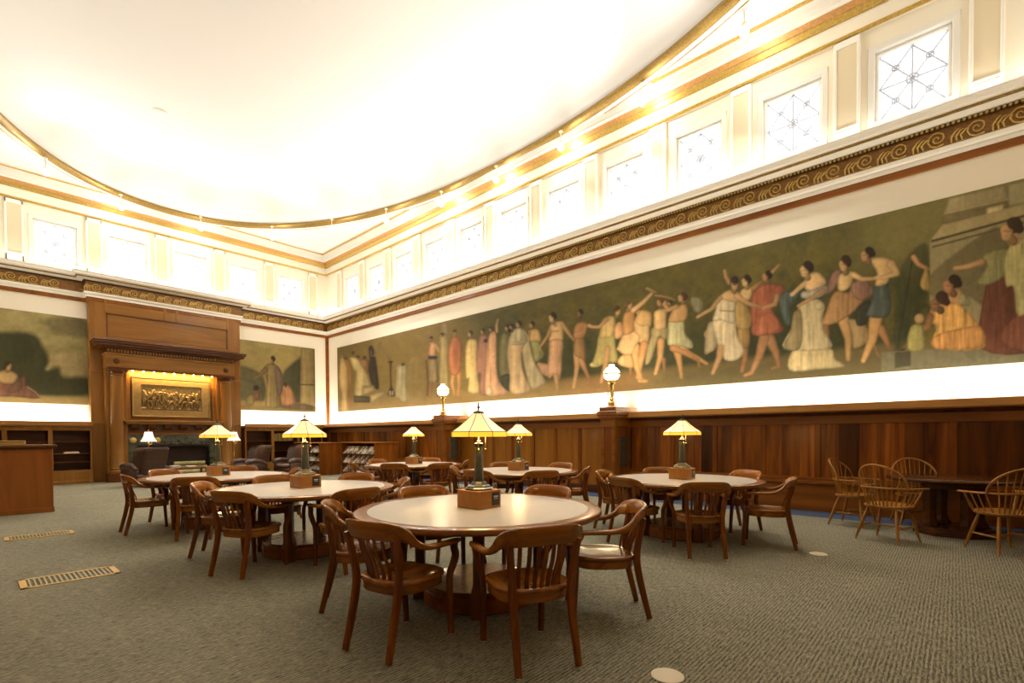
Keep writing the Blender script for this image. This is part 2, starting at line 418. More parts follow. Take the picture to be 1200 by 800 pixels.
# gilded running-scroll relief on the frieze (surface ornament of trim_3)
def scroll_unit(m, o, u, n):
    """o origin, u unit vector along wall, n outwards"""
    o, u, n = Vector(o), Vector(u), Vector(n); z = Vector((0, 0, 1))
    def P(a, b, h=.012): return o+u*a+z*b+n*h
    pts = []; rs = []
    for k in range(19):
        t = k/18; an = -2.2+t*2*PI*1.9; r = .118*(1-t)+.012
        pts.append(P(.0+r*math.cos(an), .008+r*math.sin(an))); rs.append(.017*(1-.45*t))
    m.tube(pts, rs, 5)
    for q in range(3):
        a0 = .30-q*.06
        m.tube([P(a0-.02, -.115), P(a0-.015+.01*q, -.03), P(a0-.06, .04), P(a0-.10, .075-.02*q)], [.010, .019, .016, .005], 5)
    m.tube([P(-.06, -.12), P(.06, -.125), P(.16, -.115), P(.3, -.125), P(.38, -.12)], .007, 4)
rel = MB(); zc = 5.80
k = -3
y = -1.1
while y < YB-.1:
    scroll_unit(rel, (XR-.05, y, zc), (0, 1, 0), (-1, 0, 0)); y += .446
x = XL+.25
while x < XR-.1:
    f = YB-.05-(bD if bL-.1 < x < bR+.1 else 0)
    if not (bL-.3 < x < bL+.1 or bR-.2 < x < bR+.2): scroll_unit(rel, (x, f, zc), (-1, 0, 0), (0, -1, 0))
    x += .446
d = 0
for s in range(int((YB-YF)/.06)):                   # dentil beads under the cornice
    rel.box(XR-.125, XR-.09, YF+.06*s, YF+.06*s+.03, 5.945, 5.975)
rel.build('scroll_relief', M['gold'], fz, 40)

# ---------------------------------------------------------------- ceiling with oval opening, ring moulding, dome
OX, OY, OA, OB, OE = 4.42, 9.0, 5.40, 10.05, 2.12
def oval(t, off=0):
    c, s = math.cos(t), math.sin(t); e = 2/OE
    x = OA*math.copysign(abs(c)**e, c); y = OB*math.copysign(abs(s)**e, s)
    nx, ny = x/OA**2, y/OB**2; l = math.hypot(nx, ny)
    return OX+x+off*nx/l, OY+y+off*ny/l
NT = 160
TS = [2*PI*k/NT for k in range(NT)]
m = MB(); secs = []
for t in TS:
    x, y = oval(t, .02); dx, dy = x-OX, y-OY
    kx = ((XR+.1-OX) if dx > 0 else (OX-XL+.1))/max(abs(dx), 1e-6); ky = ((YB+.1-OY) if dy > 0 else (OY-YF+.1))/max(abs(dy), 1e-6)
    kk = min(kx, ky); secs.append([(x, y, HC), (OX+dx*kk, OY+dy*kk, HC)])
rows = [[m.bm.verts.new(p) for p in s] for s in secs]
for i in range(NT):
    a, b = rows[i], rows[(i+1) % NT]; m.bm.faces.new((a[0], a[1], b[1], b[0]))
# corner wedges
for sx, sy in ((XL-.1, YF-.1), (XR+.1, YF-.1), (XR+.1, YB+.1), (XL-.1, YB+.1)):
    best = [i for i in range(NT) if (abs(rows[i][1].co.x-sx) < 1e-4) != (abs(rows[(i+1) % NT][1].co.x-sx) < 1e-4) and abs((rows[i][1].co.y+rows[(i+1) % NT][1].co.y)/2-sy) < 2.0]
    for i in best[:1]:
        m.bm.faces.new((rows[i][1], m.bm.verts.new((sx, sy, HC)), rows[(i+1) % NT][1]))
DOME = 1.15
for j, sfrac in enumerate([.9, .8, .66, .5, .3, .08]): pass
dome = []
prof = [(.02, HC), (-.07, HC+.10), (-.09, HC+.18)]
for t in TS: dome.append([(*oval(t, o), z) for o, z in prof] + [(OX+(oval(t, -.09)[0]-OX)*s, OY+(oval(t, -.09)[1]-OY)*s, HC+.18+DOME*math.sqrt(max(0, 1-s**2.6))) for s in (.995, .98, .95, .9, .82, .7, .55, .38, .2, .02)])
m.quadstrip([list(s) for s in dome], False, False, loop=True)
struct(m.build('ceiling', M['ceil'], smooth=60))
def ring(name, prof, mat):
    mm = MB(); mm.quadstrip([[(*oval(t, o), z) for o, z in prof] for t in TS], True, False, loop=True)
    return struct(mm.build(name, mat, smooth=40))
ring('trim_12', [(-.09, HC+.05), (-.10, HC-.01), (-.05, HC-.07), (.04, HC-.09), (.07, HC-.06), (.07, HC+.03)], M['gold_dk'])
ring('trim_13', [(.07, HC+.02), (.07, HC-.07), (.12, HC-.09), (.16, HC-.08), (.17, HC-.05), (.24, HC-.045), (.27, HC-.02), (.27, HC+.02)], M['trimw'])
ring('trim_14', [(.16, HC-.045), (.165, HC-.075), (.18, HC-.085), (.195, HC-.075), (.195, HC-.045)], M['gold_dk'])
# straight gilt fillets framing the four spandrels
def inside(x, y, g): return (abs(x-OX)/(OA+g))**OE+(abs(y-OY)/(OB+g))**OE < 1
mm = MB(); IN = .37
def fillet(ax, lo, hi, c):
    pts = np.linspace(lo, hi, 240); seg = []
    for v in list(pts)+[None]:
        ok = v is not None and not inside(*((c, v) if ax == 'y' else (v, c)), .27)
        if ok: seg.append(v)
        elif seg:
            if len(seg) > 1:
                for w0, zz in ((.035, .03), (.10, .012)):
                    if ax == 'y': mm.box(c-w0, c+w0, seg[0], seg[-1], HC-zz-.01, HC+.01, mat=0 if w0 < .05 else 1)
                    else: mm.box(seg[0], seg[-1], c-w0, c+w0, HC-zz-.01, HC+.01, mat=0 if w0 < .05 else 1)
            seg = []
fillet('y', YF+IN, YB-IN, XR-IN); fillet('y', YF+IN, YB-IN, XL+IN); fillet('x', XL+IN, XR-IN, YB-IN); fillet('x', XL+IN, XR-IN, YF+IN)
struct(mm.build('trim_15', [M['gold'], M['white']], smooth=0))
# corner board where the two muralled walls meet
struct(MB().box(XR-.10, XR+.02, YB-.05, YB+.02, 1.7, 5.42).box(XR-.05, XR+.02, YB-.10, YB+.02, 1.7, 5.42).build('trim_16', M['rail'], smooth=0))

# ---------------------------------------------------------------- wainscot on the right wall: ledge trough with cove light, panels, seat-high plinth
WX, LX = 9.74, 9.50                                 # panel plane, lip of the ledge
def wainscot(name, y0, y1, panel_mat, stiles, plinth=True, bottom=.45):
    r = bpy.data.objects.new(name, None); C.objects.link(r); struct(r)
    MB().box(WX, XR+.05, y0, y1, .0, 1.55).build('panel_field', panel_mat, r, 0)
    m = MB()
    for s in stiles: m.box(WX-.022, WX+.01, s-.045, s+.045, bottom, 1.50, .006)
    m.build('stile', M['stile'], r, 30)
    m = MB().box(WX-.026, WX+.01, y0, y1, 1.49, 1.64, .006)
    if plinth: m.box(WX-.03, WX+.01, y0, y1, .50, .58, .006)
    m.build('cross_rail', M['rail'], r, 30)
    m = MB()
    m.prism([(WX-.03, 1.63), (WX-.06, 1.66), (WX-.07, 1.70), (WX-.12, 1.705), (WX-.12, 1.70), (XR, 1.70), (XR, 1.63)], 'y', y0, y1)
    r2 = m.build('bed_mould', M['table_dark'], r, 0)
    m = MB().prism([(LX+.02, 1.69), (LX, 1.71), (LX, 1.81), (LX+.012, 1.822), (LX+.05, 1.822), (LX+.055, 1.73), (XR, 1.73), (XR, 1.69)], 'y', y0, y1)
    m.build('ledge', M['ledge'], r, 0)
    if plinth:
        m = MB().prism([(WX+.01, .52), (WX-.10, .52), (WX-.115, .51), (WX-.115, .475), (WX-.06, .455), (WX-.06, .0), (WX+.01, .0)], 'y', y0, y1)
        m.build('plinth', M['rail'], r, 0)
    else:
        MB().box(WX-.03, WX+.01, y0, y1, 0, .17, .006).build('plinth', M['table_dark'], r, 30)
    return r
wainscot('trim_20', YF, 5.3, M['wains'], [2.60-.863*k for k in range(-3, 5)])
wainscot('trim_21', 5.6, 10.83, M['wains_lamplit'], [5.9+.72*k for k in range(7)], False, .17)
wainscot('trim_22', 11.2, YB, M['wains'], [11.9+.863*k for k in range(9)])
# end-wall ledge (left and right of the breast)
EY = 18.68
for nm, x0, x1 in (('trim_23', XL, bL), ('trim_24', bR, LX+.05)):
    m = MB().prism([(EY+.02, 1.66), (EY, 1.69), (EY, 1.79), (EY+.012, 1.802), (EY+.05, 1.802), (EY+.055, 1.73), (YB, 1.73), (YB, 1.66)], 'x', x0, x1)
    struct(m.build(nm, M['ledge_x'], smooth=0))
# piers that carry the brass lamps
def pier(name, y0, y1, px=9.08):
    r = bpy.data.objects.new(name, None); C.objects.link(r); struct(r)
    MB().box(px, WX+.1, y0, y1, 0, 1.66).build('pier_core', M['stile'], r, 0)
    m = MB()
    for z0, z1 in ((.0, .22), (1.50, 1.64), (.22, 1.5)):
        if z0 == .22:
            for a in (y0, y1): m.box(px-.02, px+.05, a-(.012 if a == y0 else -.012-.0), a+(.06 if a == y0 else -.06), z0, z1, .005)
            for a, b in ((px-.02, px+.08), (WX-.12, WX)): m.box(a, b, y0-.02, y0+.02, z0, z1, .005); m.box(a, b, y1-.02, y1+.02, z0, z1, .005)
        else: m.box(px-.025, WX+.05, y0-.025, y1+.025, z0, z1, .006)
    m.build('pier_frame', M['rail'], r, 30)
    m = MB()
    for d, z0, z1 in ((.035, 1.64, 1.68), (.07, 1.68, 1.74), (.09, 1.74, 1.83), (.05, 1.83, 1.92)): m.box(px-d, WX+.25, y0-d, y1+d, z0, z1, .008)
    m.build('pier_cap', M['rail'], r, 30)
    g = MB().box(9.29, 9.68, y0-.012, y0+.01, .65, 1.30, .004)
    g.build('vent_frame', M['bronze_pat'], r, 0)
    g = MB()
    for k in range(16): g.box(9.31, 9.66, y0-.018, y0-.008, .68+.0375*k, .70+.0375*k)
    for k in range(9): g.box(9.31+.042*k, 9.318+.042*k, y0-.017, y0-.008, .67, 1.28)
    g.build('vent_grille', M['bronze_pat'], r, 0)
pier('trim_25', 5.3, 5.6); pier('trim_26', 10.83, 11.2)

# plain panelling on the two walls behind the camera
MB().box(XL-.02, XL+.05, YF, YB-.75, 0, 1.8).build('wall_left_wainscot', M['rail'], smooth=0)['kind'] = 'structure'
MB().box(XL, WX-.12, YF-.02, YF+.05, 0, 1.8).build('wall_front_wainscot', M['rail_x'], smooth=0)['kind'] = 'structure'
# ---------------------------------------------------------------- painted canvases
def vnoise(x, y, seed):
    xi = np.floor(x).astype(np.int64); yi = np.floor(y).astype(np.int64); fx = x-xi; fy = y-yi
    fx = fx*fx*(3-2*fx); fy = fy*fy*(3-2*fy)
    def h(a, b):
        n = (a*374761393+b*668265263+seed*974711) & 0x7fffffff
        n = ((n ^ (n >> 13))*1274126177) & 0x7fffffff
        return ((n ^ (n >> 16)) & 0xffff)/65535.
    return (h(xi, yi)*(1-fx)+h(xi+1, yi)*fx)*(1-fy)+(h(xi, yi+1)*(1-fx)+h(xi+1, yi+1)*fx)*fy
def fbm(x, y, seed): return .5*vnoise(x, y, seed)+.3*vnoise(2.1*x, 2.1*y, seed+1)+.2*vnoise(4.3*x, 4.3*y, seed+2)
class Canvas:
    """colour field over a grid of wall points; strokes are given in tile units of the study sheets"""
    def __init__(s, P): 
        s.P = P; s.px, s.py = project(P); s.col = np.zeros(P.shape)
        s.tile = (0, 0, 1); s.k = 0
    def fill(s, c): s.col[:] = lin(c)
    def T(s, ox, oy, k): s.tile = (ox, oy, k)
    def mix(s, mask, c, tex=1.0):
        c = np.array(lin(c))
        if np.ndim(tex): c = c[None, None]*tex[..., None]
        s.col = s.col*(1-mask[..., None])+c*mask[..., None]
    def _win(s, x0, x1, y0, y1):
        ok = (s.px > x0) & (s.px < x1) & (s.py > y0) & (s.py < y1)
        if not ok.any(): return None
        r = np.where(ok.any(1))[0]; c = np.where(ok.any(0))[0]
        return slice(r[0], r[-1]+1), slice(c[0], c[-1]+1)
    def _apply(s, w, d, c, soft, alpha, fold, edge):
        a = np.clip(.5-d/soft, 0, 1)*alpha
        px, py = s.px[w], s.py[w]; s.k += 1
        ins = d < 0
        x0, x1 = (px[ins].min(), px[ins].max()) if ins.any() else (px.min(), px.max())
        u = np.clip((px-x0)/max(x1-x0, 1), 0, 1); ln = .05*math.sin(s.k*2.3)
        f1 = vnoise((px+py*ln)/3.0+s.k*3.1, py/26., s.k); f2 = vnoise((px-py*ln)/1.25+s.k*1.7, py/17., s.k+7)
        fl_ = np.clip((f1-.5)*1.5, -1, 1)*.75+np.clip((f2-.5)*1.5, -1, 1)*.5
        t = 1+fold*2.1*fl_+.16*(vnoise(px/4.1, py/4.1, s.k+50)-.5)
        t = t*(1.24-.50*u)*(1-edge*1.5+edge*1.5*np.clip(-d/3., 0, 1))
        cc = np.array(lin(c)); g = cc@np.array([.3, .55, .15]); cc = cc*.76+.24*g*np.array([1.12, 1.0, .72])
        s.col[w] = s.col[w]*(1-a[..., None])+(cc*np.clip(t, .25, 1.7)[..., None])*a[..., None]
    def P_(s, c, *pts, fold=.22, soft=1.3, alpha=1, edge=.30, sharp=False):
        ox, oy, k = s.tile; q = np.array([(ox+x/k, oy+y/k) for x, y in pts])
        if not sharp:
            n = len(q); out = []
            for i in range(n):
                p0, p1, p2, p3 = q[i-1], q[i], q[(i+1) % n], q[(i+2) % n]
                for t in (0, .25, .5, .75): out.append(.5*(2*p1+(p2-p0)*t+(2*p0-5*p1+4*p2-p3)*t*t+(3*p1-p0-3*p2+p3)*t**3))
            q = np.array(out)
        w = s._win(q[:, 0].min()-2, q[:, 0].max()+2, q[:, 1].min()-2, q[:, 1].max()+2)
        if w is None: return
        px, py = s.px[w], s.py[w]; d = np.full(px.shape, 1e9); ins = np.zeros(px.shape, bool)
        for i in range(len(q)):
            a, b = q[i-1], q[i]; e = b-a; L = max((e**2).sum(), 1e-9)
            t = np.clip(((px-a[0])*e[0]+(py-a[1])*e[1])/L, 0, 1)
            d = np.minimum(d, (px-a[0]-t*e[0])**2+(py-a[1]-t*e[1])**2)
            if abs(e[1]) > 1e-9:
                cr = ((a[1] > py) != (b[1] > py)) & (px < e[0]*(py-a[1])/e[1]+a[0]); ins ^= cr
        d = np.sqrt(d); d = np.where(ins, -d, d)
        s._apply(w, d, c, soft, alpha, fold, edge)
    def L(s, c, *pts, soft=1.1, alpha=1, edge=.28):
        ox, oy, k = s.tile; q = [(ox+x/k, oy+y/k, r/k) for x, y, r in pts]
        R = max(p[2] for p in q)+2
        w = s._win(min(p[0] for p in q)-R, max(p[0] for p in q)+R, min(p[1] for p in q)-R, max(p[1] for p in q)+R)
        if w is None: return
        px, py = s.px[w], s.py[w]; d = np.full(px.shape, 1e9)
        if len(q) == 1: q = q*2
        for a, b in zip(q, q[1:]):
            ex, ey = b[0]-a[0], b[1]-a[1]; LL = max(ex*ex+ey*ey, 1e-9)
            t = np.clip(((px-a[0])*ex+(py-a[1])*ey)/LL, 0, 1)
            d = np.minimum(d, np.hypot(px-a[0]-t*ex, py-a[1]-t*ey)-(a[2]+t*(b[2]-a[2])))
        s._apply(w, d, c, soft, alpha, 0, edge)
    def head(s, x, y, r, face=(200, 148, 96), hair=(60, 44, 28), dx=-.25, dy=.18):
        sg = 1 if dx >= 0 else -1; f2 = tuple(int(v*.72) for v in face)
        s.L(f2, (x+dx*r*.5, y+dy*r+r*.5, r*.42), (x-sg*r*.1, y+r*1.35, r*.5))                 # neck
        s.L(hair, (x-dx*r*.6, y-dy*r*.3, r*.80))
        s.L(face, (x+dx*r*1.1, y+dy*r-r*.05, r*.62), (x+dx*r*1.2, y+dy*r+r*.5, r*.45), edge=.2)
        s.L(hair, (x-dx*r*.4, y+dy*r-r*.72, r*.62), (x-dx*r*1.6, y+dy*r-r*.25, r*.5), edge=.1)
        s.L(f2, (x+dx*r*1.1-.32*r, y+dy*r, r*.10), (x+dx*r*1.1+.32*r, y+dy*r+.02*r, r*.10), alpha=.75, edge=0)
        s.L(f2, (x+dx*r*1.35-.12*r, y+dy*r+.52*r, r*.09), (x+dx*r*1.35+.16*r, y+dy*r+.52*r, r*.09), alpha=.4, edge=0)
    def grain(s):
        n = .86+.28*fbm(s.px/6.2, s.py/5.2, 71); n2 = .95+.10*vnoise(s.px/1.3, s.py/1.3, 77)
        c = s.col; b = c.copy(); b[1:-1, 1:-1] = (c[1:-1, 1:-1]*4+c[:-2, 1:-1]+c[2:, 1:-1]+c[1:-1, :-2]+c[1:-1, 2:])/8
        s.col = b*(n*n2)[..., None]*np.array([.90, .90, .85])
    def build(s, name, mat, depth, nrm):
        ny, nx = s.px.shape; me = bpy.data.meshes.new(name)
        V = [tuple(p) for p in s.P.reshape(-1, 3)]
        F = [(j*nx+i, j*nx+i+1, (j+1)*nx+i+1, (j+1)*nx+i) for j in range(ny-1) for i in range(nx-1)]
        # stretcher edges give the canvas its thickness
        rim = [i for i in range(nx)]+[j*nx+nx-1 for j in range(1, ny)]+[(ny-1)*nx+i for i in range(nx-2, -1, -1)]+[j*nx for j in range(ny-2, 0, -1)]
        base = len(V); V += [tuple(np.array(V[i])-np.array(nrm)*depth) for i in rim]
        F += [(rim[i], rim[(i+1) % len(rim)], base+(i+1) % len(rim), base+i) for i in range(len(rim))]
        me.from_pydata(V, [], F); me.update()
        at = me.color_attributes.new('paint', 'FLOAT_COLOR', 'POINT')
        c = np.ones((len(V), 4)); c[:ny*nx, :3] = np.clip(s.col.reshape(-1, 3), 0, 1); c[base:, :3] = (.2, .17, .1)
        at.data.foreach_set('color', c.reshape(-1).astype(np.float32))
        me.materials.append(mat); o = bpy.data.objects.new(name, me); C.objects.link(o); return o
mp, _nt, _b = nodes('oil_paint')
_v = N(_nt, 'ShaderNodeVertexColor'); _v.layer_name = 'paint'; _nt.links.new(_v.outputs['Color'], _b.inputs['Base Color']); _b.inputs['Roughness'].default_value = .6; _b.inputs['Specular IOR Level'].default_value = .25

FL = (206, 154, 96); FD = (178, 122, 70)
# ---- long frieze painting on the right wall
MH0, MH1, MX = 2.325, 4.905, XR-.025
xs = np.concatenate([np.arange(395.5, 1290, 1.15)]); Ys = np.array([at_x(x, 440, MX)[1] for x in xs])
Hs = np.linspace(MH0, MH1, 190)
P = np.zeros((len(Hs), len(Ys), 3)); P[..., 0] = MX; P[..., 1] = Ys[None, :]; P[..., 2] = Hs[:, None]
cv = Canvas(P); px, py = cv.px, cv.py; v = (P[..., 2]-MH0)/(MH1-MH0)
n1 = fbm(px/26, v*5, 3); n2 = fbm(px/9, v*16, 9); n3 = fbm(px/3, v*50, 17)
cv.fill((70, 72, 40))
sm = lambda a, b, x: np.clip((x-a)/(b-a), 0, 1)**2*(3-2*np.clip((x-a)/(b-a), 0, 1))
cv.mix(sm(600, 500, px), (134, 112, 60)); cv.mix(sm(470, 400, px)*.5, (98, 84, 48))
cv.mix(np.clip(n1*2.4-.8, 0, 1)*.75*sm(520, 640, px), (116, 104, 46))
cv.mix(np.clip(n2*2.2-.95, 0, 1)*.45*sm(500, 600, px), (48, 50, 30))
fo = fbm(px/5.5, v*26, 61); cv.mix(np.clip(fo*3-1.7, 0, 1)*.5*sm(540, 640, px), (112, 104, 48)); cv.mix(np.clip(1.15-fo*3, 0, 1)*.55*sm(540, 640, px), (44, 50, 32)); cv.mix(sm(.70, .35, v)*sm(560, 680, px)*sm(1060, 1000, px)*.6*(.6+.8*n1), (46, 54, 36))
cv.mix(sm(.45, .95, v)*.45*sm(560, 700, px)*sm(980, 860, px), (118, 102, 48))
cv.mix(sm(960, 1060, px)*sm(.5, .85, v)*.85, (136, 128, 82)); cv.mix(sm(880, 980, px)*sm(.55, .85, v)*.5*n2, (124, 112, 52))
fl = sm(.20, .10, v+.03*(n1-.5))
cv.mix(fl, (136, 112, 66)); cv.mix(fl*sm(700, 820, px), (104, 92, 58)); cv.mix(fl*sm(640, 700, px)*sm(780, 720, px)*.6, (142, 104, 66))
T = cv.T; Pp = cv.P_; Lp = cv.L; Hd = cv.head
T(390, 380, 7.273)
Pp((150, 124, 66), (640, 330), (770, 300), (790, 690), (650, 690), alpha=.45, fold=.1, edge=.1)
Pp((190, 155, 88), (75, 265), (100, 300), (128, 380), (132, 500), (125, 640), (150, 725), (68, 735), (78, 600), (60, 520), (58, 370))
Pp((184, 128, 52), (108, 290), (150, 340), (165, 400), (160, 560), (150, 705), (122, 700), (137, 560), (128, 400))
Lp((160, 120, 70), (82, 272, 15)); Lp((110, 80, 45), (108, 288, 15)); Lp((100, 75, 40), (172, 240, 13))
Pp((140, 100, 50), (225, 310), (305, 305), (312, 405), (280, 410))
Pp((192, 166, 100), (145, 282), (205, 290), (250, 350), (290, 420), (322, 525), (262, 530), (258, 600), (190, 605), (198, 420), (176, 380), (160, 340))
Lp((96, 70, 38), (215, 275, 14)); Lp((96, 70, 38), (270, 282, 16))
Pp((60, 46, 36), (305, 200), (338, 185), (365, 280), (385, 430), (392, 552), (345, 530), (320, 480), (303, 380), (312, 300)); Lp((120, 90, 60), (328, 238, 11), (330, 270, 8))
Pp((176, 152, 94), (260, 540), (352, 518), (358, 570), (262, 602), sharp=True, fold=.05); Pp((84, 74, 48), (180, 605), (320, 615), (320, 665), (180, 665), sharp=True, fold=.05); Pp((176, 150, 94), (320, 605), (442, 555), (446, 600), (320, 665), sharp=True, fold=.05)
Lp((152, 124, 74), (400, 165, 12), (372, 240, 10), (350, 270, 6)); Lp((140, 114, 70), (408, 185, 8), (450, 250, 8), (492, 300, 6), alpha=.7)
Lp((70, 48, 30), (476, 318, 6), (508, 318, 6)); Lp((70, 46, 30), (492, 320, 10), (492, 400, 6), (495, 520, 7)); Pp((74, 44, 30), (468, 605), (480, 555), (496, 515), (518, 560), (528, 612)); Lp((196, 176, 136), (488, 572, 7), (490, 602, 7)); Lp((196, 176, 136), (510, 572, 5), (510, 600, 5))
Pp((168, 152, 106), (560, 345), (610, 335), (630, 380), (626, 500), (642, 605), (620, 665), (543, 615), (540, 480), (545, 400)); Lp((92, 70, 42), (598, 340, 15)); Lp((180, 160, 116), (575, 340, 9), (548, 375, 8))
T(490, 370, 7.273)
Pp((170, 144, 108), (198, 65), (245, 75), (262, 160), (200, 145), alpha=.6)
Pp((120, 96, 58), (60, 60), (200, 60), (220, 160), (70, 300), alpha=.25, fold=.1, edge=0)
Lp((110, 80, 50), (70, 380, 8), (85, 560, 7), (80, 680, 6)); Lp((160, 118, 72), (110, 540, 16), (108, 620, 13), (100, 680, 11)); Lp((150, 110, 66), (160, 540, 14), (166, 620, 12), (165, 680, 9))
Pp((152, 126, 80), (98, 370), (160, 370), (170, 470), (172, 560), (95, 560), (96, 460)); Pp((206, 146, 92), (95, 235), (150, 235), (152, 335), (95, 335)); Lp((66, 66, 82), (97, 355, 14), (152, 355, 13))
Lp((72, 56, 40), (112, 188, 15)); Lp((156, 114, 78), (110, 204, 13)); Lp(FL, (148, 250, 11), (178, 300, 9), (205, 327, 7)); Lp(FD, (95, 250, 10), (80, 310, 8), (64, 368, 7))
Pp((168, 146, 86), (190, 155), (240, 155), (256, 260), (250, 380), (262, 645), (190, 645), (180, 400), (184, 260)); Lp((70, 52, 34), (205, 160, 16)); Lp((170, 124, 80), (200, 172, 12))
Lp((214, 152, 80), (300, 490, 18), (288, 580, 14), (312, 672, 11)); Lp((206, 140, 72), (348, 490, 18), (350, 580, 13), (340, 676, 10))
Pp((180, 102, 58), (300, 180), (350, 188), (372, 250), (366, 380), (352, 485), (290, 505), (264, 420), (262, 280)); Lp((88, 62, 40), (312, 132, 17)); Lp((172, 122, 76), (314, 148, 13), (312, 175, 9))
Pp((212, 178, 106), (430, 205), (490, 205), (502, 260), (496, 330), (506, 520), (522, 648), (430, 648), (436, 530), (412, 520), (404, 300)); Hd(446, 150, 24)
Pp((168, 112, 92), (540, 150), (592, 200), (592, 330), (592, 652), (520, 645), (530, 500), (500, 480), (505, 280)); Hd(552, 130, 20)
Pp((204, 150, 108), (620, 140), (660, 150), (666, 280), (668, 430), (692, 560), (770, 650), (700, 672), (580, 664), (575, 450), (585, 250)); Hd(622, 112, 18); Pp((218, 186, 136), (590, 600), (620, 600), (642, 668), (580, 664))
Lp((66, 50, 34), (575, 212, 18))
Pp((112, 106, 62), (700, 170), (770, 150), (802, 250), (802, 500), (705, 525), (690, 350)); Lp(FL, (672, 135, 11), (668, 80, 9), (680, 30, 8)); Pp((70, 68, 44), (700, 520), (790, 500), (790, 640), (720, 600)); Hd(760, 100, 22)
T(590, 350, 6.667)
Hd(120, 195, 24); Pp((188, 168, 122), (150, 240), (190, 290), (210, 380), (242, 490), (330, 642), (290, 680), (220, 702), (170, 560), (150, 440), (138, 330))
Pp((204, 168, 116), (60, 280), (120, 240), (170, 270), (180, 330), (142, 420), (152, 560), (212, 712), (60, 736), (50, 600), (30, 450), (38, 340)); Pp((188, 174, 132), (70, 250), (140, 232), (178, 290), (182, 345), (100, 362), (50, 350)); Hd(66, 220, 24, (176, 134, 88)); Lp((58, 44, 30), (48, 246, 16)); Lp((196, 174, 132), (58, 352, 12), (118, 346, 12), (172, 320, 10))
Hd(224, 200, 24); Pp((214, 166, 98), (215, 245), (268, 240), (292, 310), (282, 342), (220, 342), (202, 300)); Pp((150, 148, 80), (215, 330), (280, 330), (292, 400), (312, 452), (262, 492), (240, 470), (225, 400)); Lp(FL, (208, 255, 11), (200, 320, 8)); Lp(FL, (282, 380, 6), (310, 435, 5))
Pp((188, 138, 102), (265, 500), (330, 508), (372, 520), (384, 600), (352, 612), (300, 584))
Lp(FL, (405, 570, 22), (415, 640, 16), (425, 712, 11)); Lp(FD, (435, 560, 18), (432, 620, 12))
Lp(FL, (372, 225, 16), (345, 290, 13), (286, 376, 8)); Lp(FL, (450, 192, 17), (500, 258, 14), (552, 326, 9)); Pp((222, 176, 114), (370, 205), (440, 175), (462, 220), (456, 335), (360, 335), (374, 265), fold=.06); Lp((206, 156, 98), (385, 180, 14), (405, 205, 16))
Pp((214, 160, 114), (364, 325), (460, 325), (456, 450), (446, 585), (392, 592), (360, 622), (344, 560), (354, 430)); Hd(385, 142, 34, (214, 168, 112)); Lp((180, 126, 78), (428, 252, 7), (380, 255, 6), alpha=.6)
Lp((206, 156, 94), (572, 430, 26), (575, 530, 20), (565, 600, 14), (548, 692, 10)); Lp((190, 132, 80), (605, 480, 24), (640, 560, 16), (672, 632, 10)); Pp((152, 112, 62), (560, 305), (625, 300), (646, 400), (640, 482), (600, 462), (550, 432)); Pp((178, 118, 66), (575, 190), (640, 180), (652, 230), (625, 302), (556, 312), (550, 250), fold=.08); Lp((196, 142, 84), (640, 205, 17), (628, 262, 15), (562, 282, 12)); Hd(600, 108, 27, (156, 106, 64))
Lp((112, 106, 66), (700, 80, 10), (725, 55, 9), (752, 85, 9), alpha=.7); Lp((100, 90, 56), (725, 95, 16), alpha=.5)
T(690, 330, 6.15)
Pp((178, 164, 90), (80, 380), (175, 370), (192, 460), (207, 572), (130, 588), (60, 612), (14, 612), (40, 540), (60, 460)); Lp(FL, (135, 480, 22), (122, 600, 18), (90, 722, 11)); Lp((214, 200, 116), (22, 598, 14), (60, 604, 10)); Pp((206, 170, 102), (110, 262), (180, 250), (192, 330), (170, 392), (80, 402), (90, 320)); Lp(FL, (2, 316, 13), (22, 325, 11), (75, 326, 12), (130, 272, 16)); Hd(205, 205, 30, (218, 168, 98), (82, 56, 36), .1)
Pp((230, 170, 114), (195, 310), (236, 295), (242, 390), (190, 406))
Lp(FD, (300, 600, 14), (305, 680, 10)); Hd(345, 232, 26, FL, (50, 40, 30), .3, -.6); Pp((218, 168, 98), (370, 210), (445, 220), (452, 290), (430, 332), (350, 352), (330, 290), fold=.08); Pp((218, 178, 116), (320, 280), (380, 312), (436, 312), (430, 432), (390, 452), (340, 402))
Lp((222, 154, 84), (400, 450, 28), (372, 580, 20), (352, 690, 12)); Lp((228, 170, 98), (368, 712, 14), (415, 716, 12)); Lp((228, 166, 92), (340, 470, 28), (332, 580, 22), (378, 702, 14))
Pp((232, 184, 124), (255, 370), (320, 350), (372, 400), (342, 460), (302, 532), (280, 542), (208, 492), (210, 468)); Pp((228, 168, 104), (228, 540), (300, 520), (332, 600), (300, 622), (212, 592)); Pp((196, 140, 74), (265, 220), (330, 205), (326, 300), (320, 362), (250, 382), (244, 290), fold=.08); Lp((228, 178, 118), (320, 206, 18), (390, 150, 14), (452, 86, 11)); Lp((184, 142, 92), (418, 48, 9), (482, 76, 10)); Hd(285, 168, 28, (216, 168, 108), (122, 82, 42), .4)
Pp((174, 154, 102), (460, 330), (570, 330), (572, 400), (540, 422), (500, 402), (450, 562), (408, 592), (420, 480), (448, 400)); Lp((222, 162, 92), (520, 430, 28), (515, 540, 19), (480, 662, 11)); Lp(FD, (540, 560, 14), (546, 642, 9)); Pp((222, 178, 112), (480, 210), (555, 200), (556, 280), (550, 335), (480, 345), (470, 260), fold=.07); Lp(FL, (548, 150, 13), (560, 190, 13), (555, 215, 12)); Lp((186, 146, 92), (478, 98, 6), (560, 110, 7), (622, 132, 5)); Hd(515, 142, 28, FL, (112, 78, 46))
